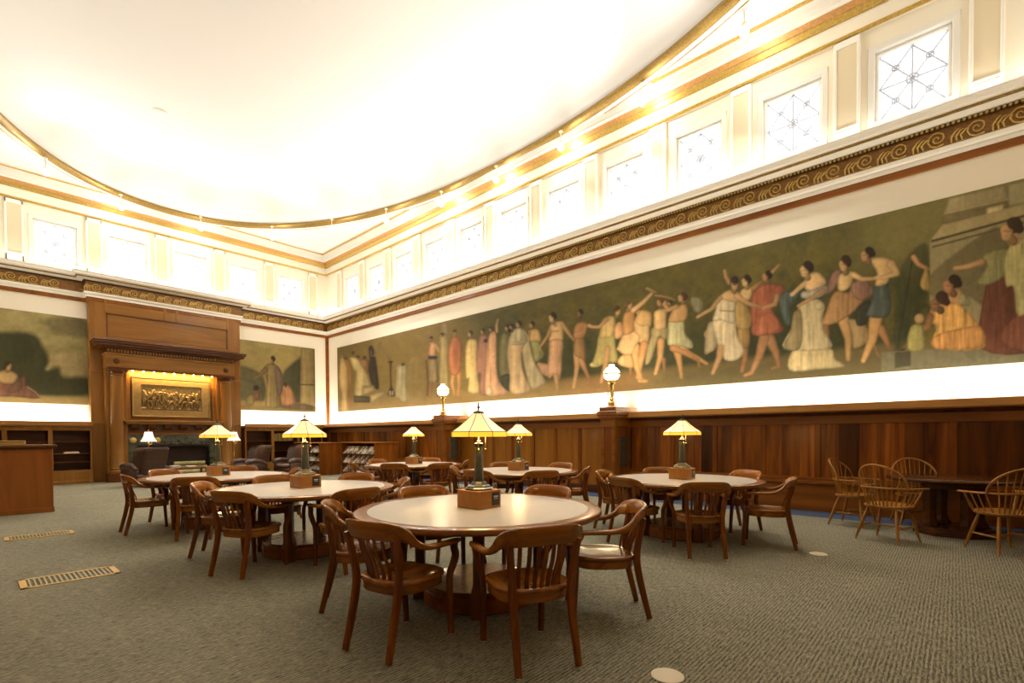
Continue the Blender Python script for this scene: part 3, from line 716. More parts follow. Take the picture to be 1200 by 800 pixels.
Hd(585, 152, 16, FL); Lp((228, 168, 92), (660, 480, 26), (720, 520, 20), (800, 560, 14), (850, 590, 11)); Lp((228, 168, 92), (630, 470, 30), (652, 570, 20), (668, 692, 10)); Pp((188, 184, 134), (580, 285), (680, 280), (692, 370), (742, 432), (740, 482), (640, 462), (570, 452), (574, 360)); Pp((204, 154, 88), (620, 190), (690, 160), (712, 210), (690, 282), (580, 292), (590, 230), fold=.07); Lp((210, 160, 98), (630, 180, 17), (575, 202, 14), (540, 162, 11)); Hd(678, 110, 30, FL, (82, 46, 30), -.5)
T(800, 300, 5.336)
Lp((198, 134, 72), (-60, 575, 22), (20, 605, 18), (60, 628, 15), (100, 652, 11), (102, 690, 8)); Pp((152, 142, 108), (50, 265), (100, 258), (132, 300), (110, 352), (70, 340), alpha=.8)
Lp((172, 118, 62), (385, 560, 26), (390, 640, 18), (372, 716, 13)); Pp((166, 126, 62), (345, 450), (416, 450), (412, 570), (360, 562)); Pp((184, 148, 72), (340, 280), (400, 310), (432, 370), (416, 452), (345, 452), (328, 370)); Pp((218, 178, 108), (370, 210), (430, 198), (420, 272), (360, 262), fold=.06); Hd(400, 152, 33, (218, 170, 106))
Lp((202, 144, 84), (292, 168, 13), (270, 130, 11), (262, 90, 8))
Lp((172, 116, 70), (440, 202, 14), (492, 160, 11)); Lp((178, 122, 70), (545, 520, 34), (582, 600, 24), (602, 690, 12), (560, 702, 8)); Lp((194, 134, 78), (510, 510, 34), (480, 620, 24), (432, 728, 14), (388, 746, 9)); Lp((200, 142, 84), (560, 98, 10), (602, 54, 7))
Pp((172, 88, 56), (480, 190), (560, 168), (632, 200), (642, 232), (570, 272), (560, 340), (600, 400), (627, 467), (540, 492), (440, 492), (430, 400), (428, 260)); Pp((190, 104, 62), (485, 380), (560, 352), (610, 460), (475, 490), alpha=.7); Lp((166, 84, 54), (602, 212, 34)); Lp((202, 142, 86), (590, 250, 18), (575, 300, 16), (500, 326, 10)); Hd(530, 122, 29, (192, 130, 82), (54, 40, 28), -.4, .2)
Lp((194, 138, 88), (165, 490, 32), (186, 560, 20), (150, 600, 14)); Lp((206, 152, 96), (250, 530, 30), (230, 630, 20), (188, 732, 10))
Pp((178, 158, 118), (160, 420), (215, 430), (218, 560), (160, 606), (136, 580)); Pp((218, 198, 156), (190, 405), (250, 390), (322, 390), (342, 500), (384, 592), (330, 652), (258, 642), (255, 560), (225, 560), (200, 480)); Pp((218, 198, 158), (225, 270), (322, 258), (326, 330), (322, 422), (240, 402), (190, 402), (205, 340)); Pp((212, 168, 106), (270, 220), (330, 215), (382, 262), (330, 290), (240, 270), (212, 272), fold=.05); Lp((208, 162, 102), (235, 262, 15), (180, 330, 12), (92, 381, 8)); Lp(FL, (340, 250, 19), (410, 296, 14), (492, 321, 9)); Hd(325, 168, 38, (208, 154, 98), (62, 46, 30), 0)
Lp((150, 126, 84), (232, 340, 4), (320, 345, 4), alpha=.8)
T(910, 280, 5)
Pp((84, 100, 94), (15, 350), (70, 300), (140, 310), (110, 352), (80, 402), (80, 494), (48, 494))
Lp((208, 158, 84), (390, 470, 34), (420, 580, 22), (420, 702, 14)); Lp((160, 112, 62), (290, 520, 20), (300, 600, 13)); Pp((154, 108, 92), (310, 232), (350, 178), (384, 200), (360, 260), (320, 312), (288, 312)); Pp((224, 184, 114), (370, 210), (440, 190), (442, 260), (400, 302), (360, 292), fold=.06)
Pp((178, 130, 76), (340, 310), (420, 312), (442, 262), (500, 250), (572, 300), (520, 352), (432, 442), (350, 492), (268, 502), (288, 430)); Pp((152, 108, 88), (440, 262), (520, 240), (572, 312), (500, 362), (450, 332)); Lp((222, 178, 108), (450, 210, 18), (500, 235, 13), (592, 230, 9)); Hd(402, 138, 42, (206, 156, 96), (64, 46, 30), -.2, .25)
Pp((172, 142, 86), (420, 470), (520, 500), (532, 600), (450, 642), (440, 560)); Pp((66, 64, 50), (470, 410), (550, 360), (540, 452), (520, 502), (468, 502)); Lp((178, 122, 66), (610, 530, 26), (642, 590, 18), (662, 642, 11)); Lp((152, 116, 66), (570, 620, 8), (600, 690, 8), (660, 680, 7)); Lp((210, 156, 84), (580, 470, 38), (560, 590, 26), (508, 712, 14)); Pp((86, 96, 90), (570, 270), (650, 258), (662, 442), (528, 452), (560, 360)); Pp((214, 170, 104), (555, 120), (640, 110), (692, 150), (662, 222), (642, 262), (578, 272), (590, 200), fold=.07); Lp((218, 174, 108), (670, 150, 27), (706, 200, 18), (620, 226, 13), (580, 226, 9)); Hd(535, 82, 38, (198, 144, 88), (54, 40, 28), -.45, .35)
Lp((228, 182, 118), (180, 250, 17), (130, 290, 13), (90, 326, 11)); Pp((206, 182, 124), (110, 640), (310, 640), (342, 700), (398, 746), (250, 762), (76, 767)); Pp((204, 184, 134), (150, 370), (240, 352), (282, 390), (272, 450), (276, 530), (316, 642), (45, 642), (90, 520), (120, 430)); Pp((164, 144, 94), (102, 430), (148, 430), (142, 637), (45, 637), (80, 540)); Lp((206, 188, 142), (250, 392, 28)); Pp((226, 182, 120), (180, 220), (240, 195), (287, 240), (282, 270), (230, 302), (168, 292), fold=.05); Pp((168, 162, 150), (150, 310), (200, 300), (290, 268), (297, 312), (220, 352), (148, 342)); Lp(FL, (270, 300, 15), (190, 356, 12), (128, 392, 9)); Hd(178, 168, 42, (218, 168, 108), (54, 40, 30), -.3, .35)
Pp((70, 64, 44), (670, 660), (752, 640), (752, 765), (670, 770), sharp=True, fold=.05)
Lp((90, 80, 50), (740, 430, 3), (714, 640, 3))
T(1050, 210, 3.48)
Pp((58, 64, 38), (60, 300), (130, 270), (132, 480), (60, 600), (22, 690), (-10, 690), (10, 400), alpha=.65, soft=4, edge=.1)
Pp((142, 130, 88), (138, 250), (190, 190), (840, 40), (840, 600), (180, 690), (138, 500), sharp=True, fold=.06, edge=.05)
Pp((164, 148, 104), (215, 78), (450, 22), (462, 120), (188, 170), sharp=True, fold=.1, edge=.25); Pp((120, 106, 68), (176, 186), (200, 140), (452, 84), (470, 118), (310, 160), sharp=True, fold=.05, edge=.15); Lp((184, 166, 118), (200, 138, 6), (452, 82, 6)); Pp((200, 178, 122), (370, 118), (440, 100), (440, 150), (370, 166), sharp=True, fold=.05)
Pp((140, 132, 92), (455, 20), (840, -60), (840, 50), (460, 110), sharp=True, fold=.1)
Pp((164, 146, 98), (146, 240), (190, 186), (840, 20), (840, 66), (150, 262), sharp=True, fold=.05, edge=.1); Lp((78, 68, 42), (148, 252, 5), (840, 62, 5)); Lp((84, 72, 44), (150, 276, 3), (840, 90, 3))
Pp((104, 92, 56), (140, 390), (340, 232), (430, 200), (470, 330), (420, 560), (300, 480), (150, 480), fold=.05, edge=.05, alpha=.8, soft=3)
Pp((112, 106, 76), (-60, 704), (180, 690), (840, 672), (840, 790), (180, 765), (-60, 785), sharp=True, fold=.05, edge=.05)
Pp((52, 48, 30), (-5, 705), (60, 700), (60, 760), (-5, 770), sharp=True, fold=.05, alpha=.7)
Lp((206, 144, 88), (72, 318, 11), (90, 345, 9), (128, 366, 8)); Pp((174, 142, 62), (125, 355), (136, 452), (98, 432)); Lp((74, 62, 40), (66, 335, 2.5), (5, 690, 2.5))
Pp((100, 52, 34), (390, 372), (470, 340), (522, 450), (560, 690), (348, 692), (350, 520)); Pp((108, 58, 38), (480, 560), (840, 420), (840, 690), (460, 690)); Pp((134, 128, 76), (350, 310), (460, 278), (482, 350), (400, 422), (330, 422), (370, 350)); Pp((168, 158, 98), (450, 290), (560, 240), (600, 460), (500, 560), (480, 440), (448, 430)); Lp(FL, (240, 362, 8), (290, 356, 10), (350, 336, 13)); Lp((200, 150, 94), (480, 245, 28)); Hd(472, 192, 42, (196, 146, 88), (62, 46, 30), -.45, .45)
Pp((194, 144, 84), (215, 460), (260, 450), (292, 510), (220, 512), fold=.05); Pp((150, 140, 96), (265, 465), (300, 490), (300, 515), (260, 510)); Hd(230, 420, 34, (188, 128, 78), (54, 40, 26), -.45, .4)
Pp((208, 150, 58), (150, 520), (240, 503), (312, 560), (352, 620), (352, 692), (180, 692), (148, 650), (170, 600), (138, 580), fold=.35); Pp((198, 134, 52), (150, 645), (240, 612), (345, 602), (352, 682), (168, 692), fold=.35); Hd(178, 488, 34, (152, 106, 66), (68, 46, 28), -.5, .6); Lp((162, 112, 62), (140, 560, 16), (130, 600, 15), (75, 622, 11)); Lp((196, 154, 94), (95, 568, 20)); Pp((168, 158, 78), (60, 602), (110, 600), (112, 692), (48, 692))
cv.grain()
o = cv.build('painted_picture', mp, .02, (-1, 0, 0))
tag(o, 'long painted frieze of dancing figures in robes filling the right-hand wall', 'painting')

# ---- two paintings on the end wall
def end_canvas(x0, x1, nx):
    P = np.zeros((130, nx, 3)); P[..., 0] = np.linspace(x0, x1, nx)[None, :]; P[..., 1] = YB-.025; P[..., 2] = np.linspace(MH0, MH1-.01, 130)[:, None]
    return Canvas(P)
cv = end_canvas(XL+.05, bL-.01, 190); px, py = cv.px, cv.py; v = (cv.P[..., 2]-MH0)/(MH1-MH0)
T = cv.T; Pp = cv.P_; Lp = cv.L; Hd = cv.head
cv.fill((152, 138, 88)); cv.mix(sm(.45, .9, v)*.8*fbm(px/18, v*6, 5), (186, 172, 118)); cv.mix(np.clip(fbm(px/22, v*9, 8)*2-.75, 0, 1)*.75, (118, 106, 66))
T(0, 355, 6.4)
Pp((100, 88, 56), (370, 110), (660, 130), (660, 260), (480, 240), (380, 190), soft=6, alpha=.7, fold=.1, edge=.1)
Pp((164, 142, 88), (372, 392), (640, 385), (655, 560), (500, 562), (440, 470), (330, 500), soft=4, fold=.1, edge=.05); Lp((182, 162, 104), (350, 495, 14), (400, 480, 12), soft=3)
Pp((66, 66, 32), (-460, 230), (0, 215), (240, 228), (320, 320), (372, 430), (350, 500), (440, 480), (482, 552), (665, 560), (665, 690), (300, 700), (-460, 690), soft=6, fold=.06, edge=.15)
Pp((54, 56, 28), (0, 260), (180, 250), (260, 360), (160, 440), (20, 430), soft=8, alpha=.6, fold=.06, edge=0)
cv.mix(sm(.10, .05, v), (150, 126, 76)); cv.mix(sm(60, 20, px)*sm(.12, .06, v)*.5, (170, 144, 92))
Pp((126, 80, 58), (-80, 600), (0, 590), (90, 600), (168, 548), (192, 560), (200, 622), (302, 712), (100, 702), (-80, 692)); Lp((196, 150, 96), (205, 628, 4), (262, 665, 4), (305, 712, 4)); Pp((100, 66, 46), (60, 640), (150, 570), (170, 640), (80, 680), alpha=.6); Pp((194, 154, 90), (-10, 520), (60, 503), (132, 540), (100, 602), (0, 592), fold=.08); Hd(58, 465, 32, (206, 158, 96), (66, 50, 32), .25, .25)
cv.grain()
tag(cv.build('painted_picture', mp, .02, (0, -1, 0)), 'olive landscape painting with reclining figure, left of the fireplace breast', 'painting')
cv = end_canvas(bR+.01, 9.48, 150); px, py = cv.px, cv.py; v = (cv.P[..., 2]-MH0)/(MH1-MH0)
T = cv.T; Pp = cv.P_; Lp = cv.L; Hd = cv.head
cv.fill((156, 138, 84)); cv.mix(np.clip(fbm(px/14, v*7, 31)*2-.75, 0, 1)*.6, (122, 104, 60))
T(180, 380, 5)
Pp((96, 90, 58), (490, 265), (560, 255), (645, 315), (645, 445), (490, 465), soft=4, fold=.05); Pp((104, 100, 66), (490, 330), (600, 350), (640, 450), (490, 470), soft=5, fold=.1, alpha=.6)
Pp((70, 70, 42), (755, 300), (800, 240), (850, 200), (870, 205), (870, 455), (780, 430), soft=4, fold=.06)
Pp((138, 116, 64), (862, 135), (945, 138), (952, 482), (858, 490), sharp=True, fold=.12); Lp((96, 82, 48), (862, 352, 4), (950, 354, 4)); 
cv.mix(sm(.16, .10, v), (150, 126, 78)); cv.mix(sm(.09, .04, v)*.7, (110, 92, 54))
Pp((94, 78, 48), (740, 465), (860, 462), (950, 480), (950, 505), (760, 490), soft=3)
Pp((122, 82, 56), (590, 360), (612, 368), (625, 430), (585, 440)); Lp((58, 52, 40), (600, 372, 16)); Pp((146, 124, 62), (545, 420), (585, 412), (585, 470), (542, 470))
Pp((178, 118, 70), (760, 362), (802, 368), (832, 462), (738, 465)); Lp((90, 62, 38), (768, 356, 14)); Lp(FL, (762, 368, 10)); Lp((196, 138, 84), (760, 395, 8), (745, 430, 6))
Pp((128, 108, 56), (642, 258), (690, 225), (742, 260), (765, 340), (745, 400), (742, 482), (655, 480), (668, 390), (660, 320)); Lp((132, 106, 58), (655, 265, 16), (620, 300, 12), (592, 316, 7)); Pp((126, 100, 84), (712, 250), (757, 300), (752, 402), (722, 402)); Lp((178, 150, 78), (682, 310, 9), (676, 400, 9), (672, 470, 9)); Hd(696, 205, 19, (176, 126, 78))
cv.grain()
tag(cv.build('painted_picture', mp, .02, (0, -1, 0)), 'smaller painting of a robed bearded man, between fireplace and room corner', 'painting')
LAMP_W = 9
WINDSORS = [
 (7.62, .60, -25, 'spindle-back windsor armchair with its back to camera, at the near left of the dark table'),
 (8.60, 1.08, -102, 'windsor armchair at the left end of the dark table, hooped back leaning left'),
 (9.24, .40, 200, 'windsor armchair beyond the dark table, only its hooped back showing over the top'),
 (7.72, -.42, 37, 'windsor armchair at the right edge of the photo, its hooped back cut by the frame'),
]
DT_POS, DT_R = (8.70, .0), .72
RACK0 = (8.21, 9.02, 13.0, 15.0, 1.14)
RACK1 = (7.96, 8.72, 16.0, 17.9, 1.12)
SPOT_W, SPOT_UP, SPOT_IN, COVE, EXPO, COVE2 = 280, 16, 1.0, 10.5, 0.50, 1.7
DOME_W = 55
# ---------------------------------------------------------------- slat-back armchair (front = local +y)
def sym(p, s): return (p[0]*s, *p[1:])
def make_armchair():
    r = thing('slat_back_armchair', '', 'chair')
    m = MB()                                           # seat: rounded, scooped
    rings = []
    def outline(k, a):
        c, s = math.cos(a), math.sin(a); e = 2/3.0
        x = .240*math.copysign(abs(c)**e, c)*(1+.05*s); y = .232*math.copysign(abs(s)**e, s)
        return x*k, y*k-.005
    for k, z in ((.02, .438), (.35, .439), (.6, .443), (.8, .450), (.92, .4545), (.98, .4515), (1, .444), (1, .432), (.985, .425), (.9, .424), (.02, .424)):
        rings.append([(*outline(k, 2*PI*i/36), z) for i in range(36)])
    m.quadstrip(rings, True, True); m.build('seat', M['seat'], r, 50)
    m = MB(); rings = []
    for k, z in ((.90, .424), (.945, .422), (.945, .374), (.93, .368), (.86, .368)): rings.append([(*outline(k, 2*PI*i/36), z) for i in range(36)])
    m.quadstrip(rings, True, True); m.build('seat_frame', M['chair_x'], r, 40)
    half = [(0, -.300, .768, .114, .022), (.11, -.293, .767, .114, .022), (.19, -.268, .762, .110, .025), (.248, -.212, .740, .088, .031), (.270, -.150, .684, .052, .042), (.280, -.06, .652, .033, .052), (.283, .10, .646, .028, .056), (.278, .20, .644, .028, .056), (.270, .248, .643, .022, .040)]
    rows = smooth_path([sym(p, -1) for p in half[:0:-1]]+half, 5)
    m = MB(); secs = []
    for i, (x, y, z, h, w) in enumerate(rows):
        a, b = rows[max(i-1, 0)], rows[min(i+1, len(rows)-1)]
        t = Vector((b[0]-a[0], b[1]-a[1], 0)).normalized(); nrm = Vector((t.y, -t.x, 0))     # outward
        lean = .10*h*max(0, min(1, (h-.03)/.06)); c = min(w, h)*.28
        sec = []
        for u, v in ((w/2-c, -h/2), (w/2, -h/2+c), (w/2, h/2-c), (w/2-c, h/2), (-w/2+c, h/2), (-w/2, h/2-c), (-w/2, -h/2+c), (-w/2+c, -h/2)):
            sec.append((x+nrm.x*(u+v/h*2*lean), y+nrm.y*(u+v/h*2*lean), z+v))
        secs.append(sec)
    m.quadstrip(secs, True, True); m.build('crest_rail', M['chair_x'], r, 50)
    for k in range(7):
        x = -.138+.046*k; b = 1-(x/.3)**2
        p = smooth_path([(x*.92, -.195*b-.01, .415), (x*.95, -.215*b-.01, .52), (x, -.255*b-.015, .62), (x*1.02, -.284*b-.01, .728)], 3)
        MB().bar(p, .025, .011, (1, 0, 0)).build('slat', M['chair'], r, 40)
    for s in (-1, 1):
        p = smooth_path([(.188*s, -.312, .008), (.184*s, -.274, .16), (.182*s, -.238, .32), (.184*s, -.222, .44), (.198*s, -.234, .58), (.214*s, -.264, .735)], 4)
        n = len(p); w = [.035+.006*math.sin(PI*i/(n-1)) for i in range(n)]; h = [.036+.012*math.sin(PI*i/(n-1)) for i in range(n)]
        lg = MB().bar(p, w, h, (1, 0, 0)).build('leg', M['chair'], r, 40)
        MB().lathe([(.004, 0), (.012, 0), (.012, .010), (.004, .010)], .188*s, -.312, 0, 8).build('glide', M['glide'], lg, 30)
        p = smooth_path([(.205*s, .236, .008), (.207*s, .226, .2), (.212*s, .218, .40), (.226*s, .236, .47), (.246*s, .238, .54), (.262*s, .205, .595), (.275*s, .19, .636)], 4)
        n = len(p); w = [.032+.010*min(1, i/(n*.55)) for i in range(n)]
        lg = MB().bar(p, w, [x+.004 for x in w], (1, 0, 0)).build('leg', M['chair'], r, 40)
        MB().lathe([(.004, 0), (.012, 0), (.012, .010), (.004, .010)], .205*s, .236, 0, 8).build('glide', M['glide'], lg, 30)
    return r
TB = {'T1': (2.81, 2.91), 'T2': (2.61, 5.605), 'T3': (2.545, 8.39), 'T4': (6.19, 5.45), 'T5': (6.24, 8.42), 'T6': (6.33, 2.68)}
TR = .998
# table, bearing from the table centre (deg), distance of the chair back, facing offset, label
CHAIRS = [
 ('T1', -117, 1.405, 1, 'slat-back armchair nearest the camera, seen from behind, at right of front table'),
 ('T1', -165, 1.255, -5, 'slat-back armchair at left front of the foreground table, back to camera, second nearest'),
 ('T1', 142, 1.19, 5, 'slat-back armchair at left end of the front table, partly hidden behind the nearer left chair'),
 ('T1', -63, 1.32, 15, 'armchair at right end of the front table, turned with glossy seat showing'),
 ('T1', 76, 1.135, 0, 'armchair beyond the front table, only its curved back showing left of the lamp'),
 ('T1', 4, 1.15, 0, 'armchair beyond the front table, only its curved back showing right of the lamp'),
 ('T2', -152, 1.15, -3, 'slat-back armchair with back to camera at the near-left corner of the second left-row table'),
 ('T2', 141, 1.17, 4, 'armchair at the left end of the second left-row table, half hidden by the nearer chair'),
 ('T2', 86, 1.14, 0, 'armchair on far left side of the second left-row table, only its curved back showing'),
 ('T2', 27, 1.14, 0, 'armchair on far right side of the second left-row table, before the magazine racks'),
 ('T2', -36, 1.17, 6, 'armchair at the right end of the second left-row table, seen edge-on with raised arm'),
 ('T2', -92, 1.30, 4, 'armchair at the second left-row table, back rail showing above the left chair of front table'),
 ('T3', 177, 1.16, 2, 'armchair at far left end of the rearmost left table, seen side-on'),
 ('T3', -119, 1.34, 0, 'slat-back armchair with back to camera at the rearmost left table'),
 ('T3', 117, 1.14, 0, 'armchair on far side of the rearmost left table, before the leather wing chair'),
 ('T3', 54, 1.14, 0, 'armchair on the far side of the rearmost left table, just right of its lamp'),
 ('T3', -18, 1.14, 0, 'armchair at the right end of the rearmost left table'),
 ('T4', -122, 1.27, 0, 'slat-back armchair with back to camera at the middle right-row table'),
 ('T4', -66, 1.20, 5, 'armchair at right end of the middle right-row table, in profile'),
 ('T4', -4, 1.18, 0, 'armchair on the far right side of the middle right-row table, against the lamp-lit panelling'),
 ('T4', 57, 1.14, 0, 'armchair on the far side of the middle right-row table, left of its lamp'),
 ('T4', 134, 1.14, 0, 'armchair at left end of middle right-row table, orange-lit inner back turned to camera'),
 ('T4', -170, 1.25, 0, 'armchair with dark back at left front of the middle right-row table'),
 ('T5', -103, 1.33, 0, 'slat-back armchair with back to camera at right front of the rearmost right-row table'),
 ('T5', -146, 1.20, 0, 'armchair with back to camera at left front of the rearmost right-row table'),
 ('T5', 169, 1.36, -4, 'armchair at the left end of the rearmost right-row table, arm towards the magazine racks'),
 ('T5', 101, 1.14, 0, 'armchair on far side of the rearmost right-row table, left of its lamp'),
 ('T5', 34, 1.14, 0, 'armchair on far side of the rearmost right-row table, right of its lamp'),
 ('T5', -44, 1.14, 0, 'armchair at the right end of the rearmost right-row table, below the left wall lamp pier'),
 ('T6', -146, 1.34, 5, 'slat-back armchair with its back squarely to camera at the near right table'),
 ('T6', 166, 1.18, -2, 'slat-back armchair at left of the near right table, back to camera'),
 ('T6', 101, 1.15, 0, 'armchair at far left end of the near right table, in front of the pier'),
 ('T6', 40, 1.14, 0, 'armchair on far side of the near right table, left of its lamp, barely showing'),
 ('T6', -29, 1.15, 0, 'armchair on far right side of the near right table, against the dark wainscot'),
 ('T6', -86, 1.32, 8, 'armchair in profile at right end of the near right table, standing free on the carpet'),
]
chair0 = make_armchair(); index_kids()
for i, (t, ang, rad, off, lab) in enumerate(CHAIRS):
    o = chair0 if i == 0 else copy_tree(chair0)
    a = math.radians(ang); fac = a+PI+math.radians(off); bx, by = (2.79, 2.93) if t == 'T1' else TB[t]; cx, cy = bx+rad*math.cos(a), by+rad*math.sin(a)
    o.location = (cx+.30*math.cos(fac), cy+.30*math.sin(fac), 0); o.rotation_euler = (0, 0, fac-PI/2)
    tag(o, lab, 'chair', 'slat-back armchairs round the reading tables')

# ---------------------------------------------------------------- round reading table
def make_table():
    r = thing('round_reading_table', '', 'table')
    H = .74
    tp = MB().lathe([(.02, H-.05), (TR-.05, H-.05), (TR-.012, H-.044), (TR, H-.03), (TR, H-.016), (TR-.006, H-.004), (TR-.016, H), (TR-.105, H), (TR-.108, H-.003), (.02, H-.003)], seg=96).build('tabletop', M['table'], r, 40)
    MB().lathe([(.01, H-.004), (TR-.108, H-.004), (TR-.108, H+.0006), (.01, H+.0006)], seg=96).build('inlay', M['inlay'], tp, 30)
    MB().lathe([(.40, H-.115), (.42, H-.115), (.42, H-.05), (.40, H-.05)], seg=64).build('apron', M['table_dark'], r, 40)
    b = MB().lathe([(.03, .0), (.45, .0), (.47, .012), (.47, .120), (.455, .130), (.465, .145), (.45, .155), (.03, .155)], seg=64).build('pedestal_base', M['table'], r, 35)
    MB().lathe([(.01, .154), (.43, .154), (.43, .158), (.01, .158)], seg=64).build('base_top', M['drum'], b, 30)
    for k in range(4):
        a = PI/4+k*PI/2; x, y = .485*math.cos(a), .485*math.sin(a)
        m = MB(); secs = []
        for w, z in ((.056, .0), (.058, .02), (.058, .17), (.054, .19), (.046, .215), (.040, .26), (.040, .56), (.044, .60), (.054, .625), (.054, .69)):
            c = w*.25
            secs.append([(x+p*math.cos(a)-q*math.sin(a), y+p*math.sin(a)+q*math.cos(a), z) for p, q in ((w-c, -w), (w, -w+c), (w, w-c), (w-c, w), (-w+c, w), (-w, w-c), (-w, -w+c), (-w+c, -w))])
        m.quadstrip(secs, True, True); m.build('post', M['table_dark'], r, 35)
    m = MB()
    for k in range(2):
        a = PI/4+k*PI/2; c, s = math.cos(a), math.sin(a)
        m.bar([(-.46*c, -.46*s, .655), (.46*c, .46*s, .655)], .05, .07, (-s, c, 0))
    m.build('cross_bearer', M['table_dark'], r, 30)
    return r
TL = {'T1': 'big round wooden reading table with grey top in the foreground', 'T2': 'round reading table behind and left of the foreground table, pale top',
      'T3': 'rearmost round reading table of the left row, nearest the fireplace', 'T4': 'round reading table in the middle of the right row, straight behind the foreground lamp',
      'T5': 'rearmost round reading table of the right row, beside the magazine racks', 'T6': 'round reading table at right, in front of the dark wainscot and pier'}
t0 = make_table(); index_kids()
for i, k in enumerate(TB):
    o = t0 if i == 0 else copy_tree(t0)
    o.location = (*TB[k], 0); tag(o, TL[k], 'table', 'round reading tables')

# ---------------------------------------------------------------- table lamp on its wooden box
def shade_material():
    m, nt, b = nodes('art_glass_shade')
    tc = N(nt, 'ShaderNodeTexCoord'); nz = N(nt, 'ShaderNodeTexNoise', Scale=9.0, Detail=3.0); nt.links.new(tc.outputs['Object'], nz.inputs['Vector'])
    r = N(nt, 'ShaderNodeValToRGB'); e = r.color_ramp.elements; e[0].position = .3; e[1].position = .7
    e[0].color = (1, .66, .20, 1); e[1].color = (1, .77, .34, 1)
    nt.links.new(nz.outputs['Fac'], r.inputs['Fac']); nt.links.new(r.outputs['Color'], b.inputs['Emission Color'])
    b.inputs['Base Color'].default_value = (.80, .70, .48, 1); b.inputs['Emission Strength'].default_value = .62; b.inputs['Roughness'].default_value = .3
    return m
M['shade'] = shade_material()
M['skirt'] = emit('yellow_glass_skirt', (1, .50, .03), .85, (.8, .5, .08), .3)
M['cap'] = plain('shade_came', (.10, .075, .03), .4, .6)
BS, BH = .128, .145
def make_lamp():
    r = thing('reading_lamp', '', 'lamp')
    b = MB().box(-BS, BS, -BS, BS, 0, BH, .004).build('base_box', M['box'], r, 30)
    p = MB().box(.02, .105, -BS-.004, -BS+.002, .02, .125, .001).build('plaque', M['plaque'], b, 0)
    m = MB()                                            # illegible small pale lettering
    for k, (x0, x1) in enumerate(((.040, .050), (.052, .063), (.065, .074), (.076, .088))): m.box(x0, x1, -BS-.0048, -BS-.003, .085, .098)
    for x0, x1 in ((.045, .058), (.061, .083)): m.box(x0, x1, -BS-.0048, -BS-.003, .070, .076)
    m.build('lettering', M['mark'], p, 0)
    z = BH
    def octo(prof, seg=8, rot=PI/8): return MB().lathe(prof, 0, 0, z, seg, rot=rot)
    octo([(.03, 0), (.118, 0), (.118, .012), (.105, .022), (.10, .032), (.075, .040), (.062, .058), (.055, .065), (.03, .066)]).build('foot', M['bronze_foot'], r, 25)
    m = MB(); secs = []
    for rr, zz in ((.047, .06), (.046, .075), (.041, .09), (.034, .345), (.032, .35), (.038, .355), (.042, .365), (.042, .38), (.02, .385)):
        secs.append([(rr*(1-.07*(k % 2))*math.cos(2*PI*k/24), rr*(1-.07*(k % 2))*math.sin(2*PI*k/24), z+zz) for k in range(24)])
    m.quadstrip(secs, True, True).build('column', M['bronze_dk'], r, 25)
    m = MB().lathe([(.004, .38), (.016, .38), (.016, .40), (.008, .405), (.006, .64), (.004, .64)], 0, 0, z, 10)
    m.build('stem', M['brass'], r, 40)
    RS, n, rot = .238, 8, PI/8+.1
    zt, zk, zb = z+.635, z+.475, z+.435
    sh = MB(); 
    def ringp(rad, zz): return [(rad*math.cos(2*PI*k/n+rot), rad*math.sin(2*PI*k/n+rot), zz) for k in range(n)]
    sh.quadstrip([ringp(.040, zt), ringp(.10, zt-.058), ringp(.175, zt-.118), ringp(RS, zk), ringp(RS-.004, zk), ringp(.171, zt-.12), ringp(.096, zt-.06), ringp(.036, zt-.003)], True, False, loop=True)
    so = sh.build('shade', M['shade'], r, 12)
    sk = MB().quadstrip([ringp(RS, zk), ringp(RS+.002, zb), ringp(RS-.003, zb), ringp(RS-.004, zk)], True, False, loop=True).build('skirt', M['skirt'], so, 12)
    m = MB()
    for k in range(n):
        a = 2*PI*k/n+rot; c, s = math.cos(a), math.sin(a)
        m.tube([(.040*c, .040*s, zt+.001), (.10*c, .10*s, zt-.057), (.175*c, .175*s, zt-.117), (RS*c, RS*s, zk+.001), ((RS+.003)*c, (RS+.003)*s, zb)], .0028, 5)
    m.tube(ringp(RS+.001, zk), .0028, 5, closed=True)
    m.build('came', M['cap'], so, 30)
    MB().lathe([(.01, -.012), (.05, -.012), (.044, .004), (.02, .012), (.007, .018), (.006, .03), (.011, .036), (.012, .044), (.006, .052), (.005, .07), (.002, .085)], 0, 0, zt, 12).build('finial', M['bronze_dk'], r, 40)
    for x, y, l in ((-.042, -.042, .14), (.05, -.03, .14)):
        m = MB().tube([(x, y, zk-.02), (x, y, zb-l+.04)], .0022, 5); m.ball((x, y, zb-l+.035), .008, 8, 6); m.build('pull_chain', M['brass'], r, 40)
    MB().ball((.06, 0, zk+.02), .026, 10, 8, sc=(1, 1, 1.2)).ball((-.06, 0, zk+.02), .026, 10, 8, sc=(1, 1, 1.2)).build('bulb', M['lampbulb'], r, 40)
    return r
M['lampbulb'] = emit('lamp_bulb', (1, .80, .50), 2.0)
LL = {'T1': 'lamp with cream glass shade on wooden box, on the foreground table', 'T2': 'lit lamp with cream glass shade on the second left-row table, before the magazine racks',
      'T3': 'lit glass-shaded lamp on the rearmost left table, in front of the fireplace', 'T4': 'smaller-looking glass-shaded lamp directly right of the foreground lamp, on the middle right-row table',
      'T5': 'glass-shaded lamp on the rearmost right-row table, left of the foreground lamp', 'T6': 'glass-shaded lamp on the right-hand table, against dark wainscot'}
l0 = make_lamp(); index_kids()
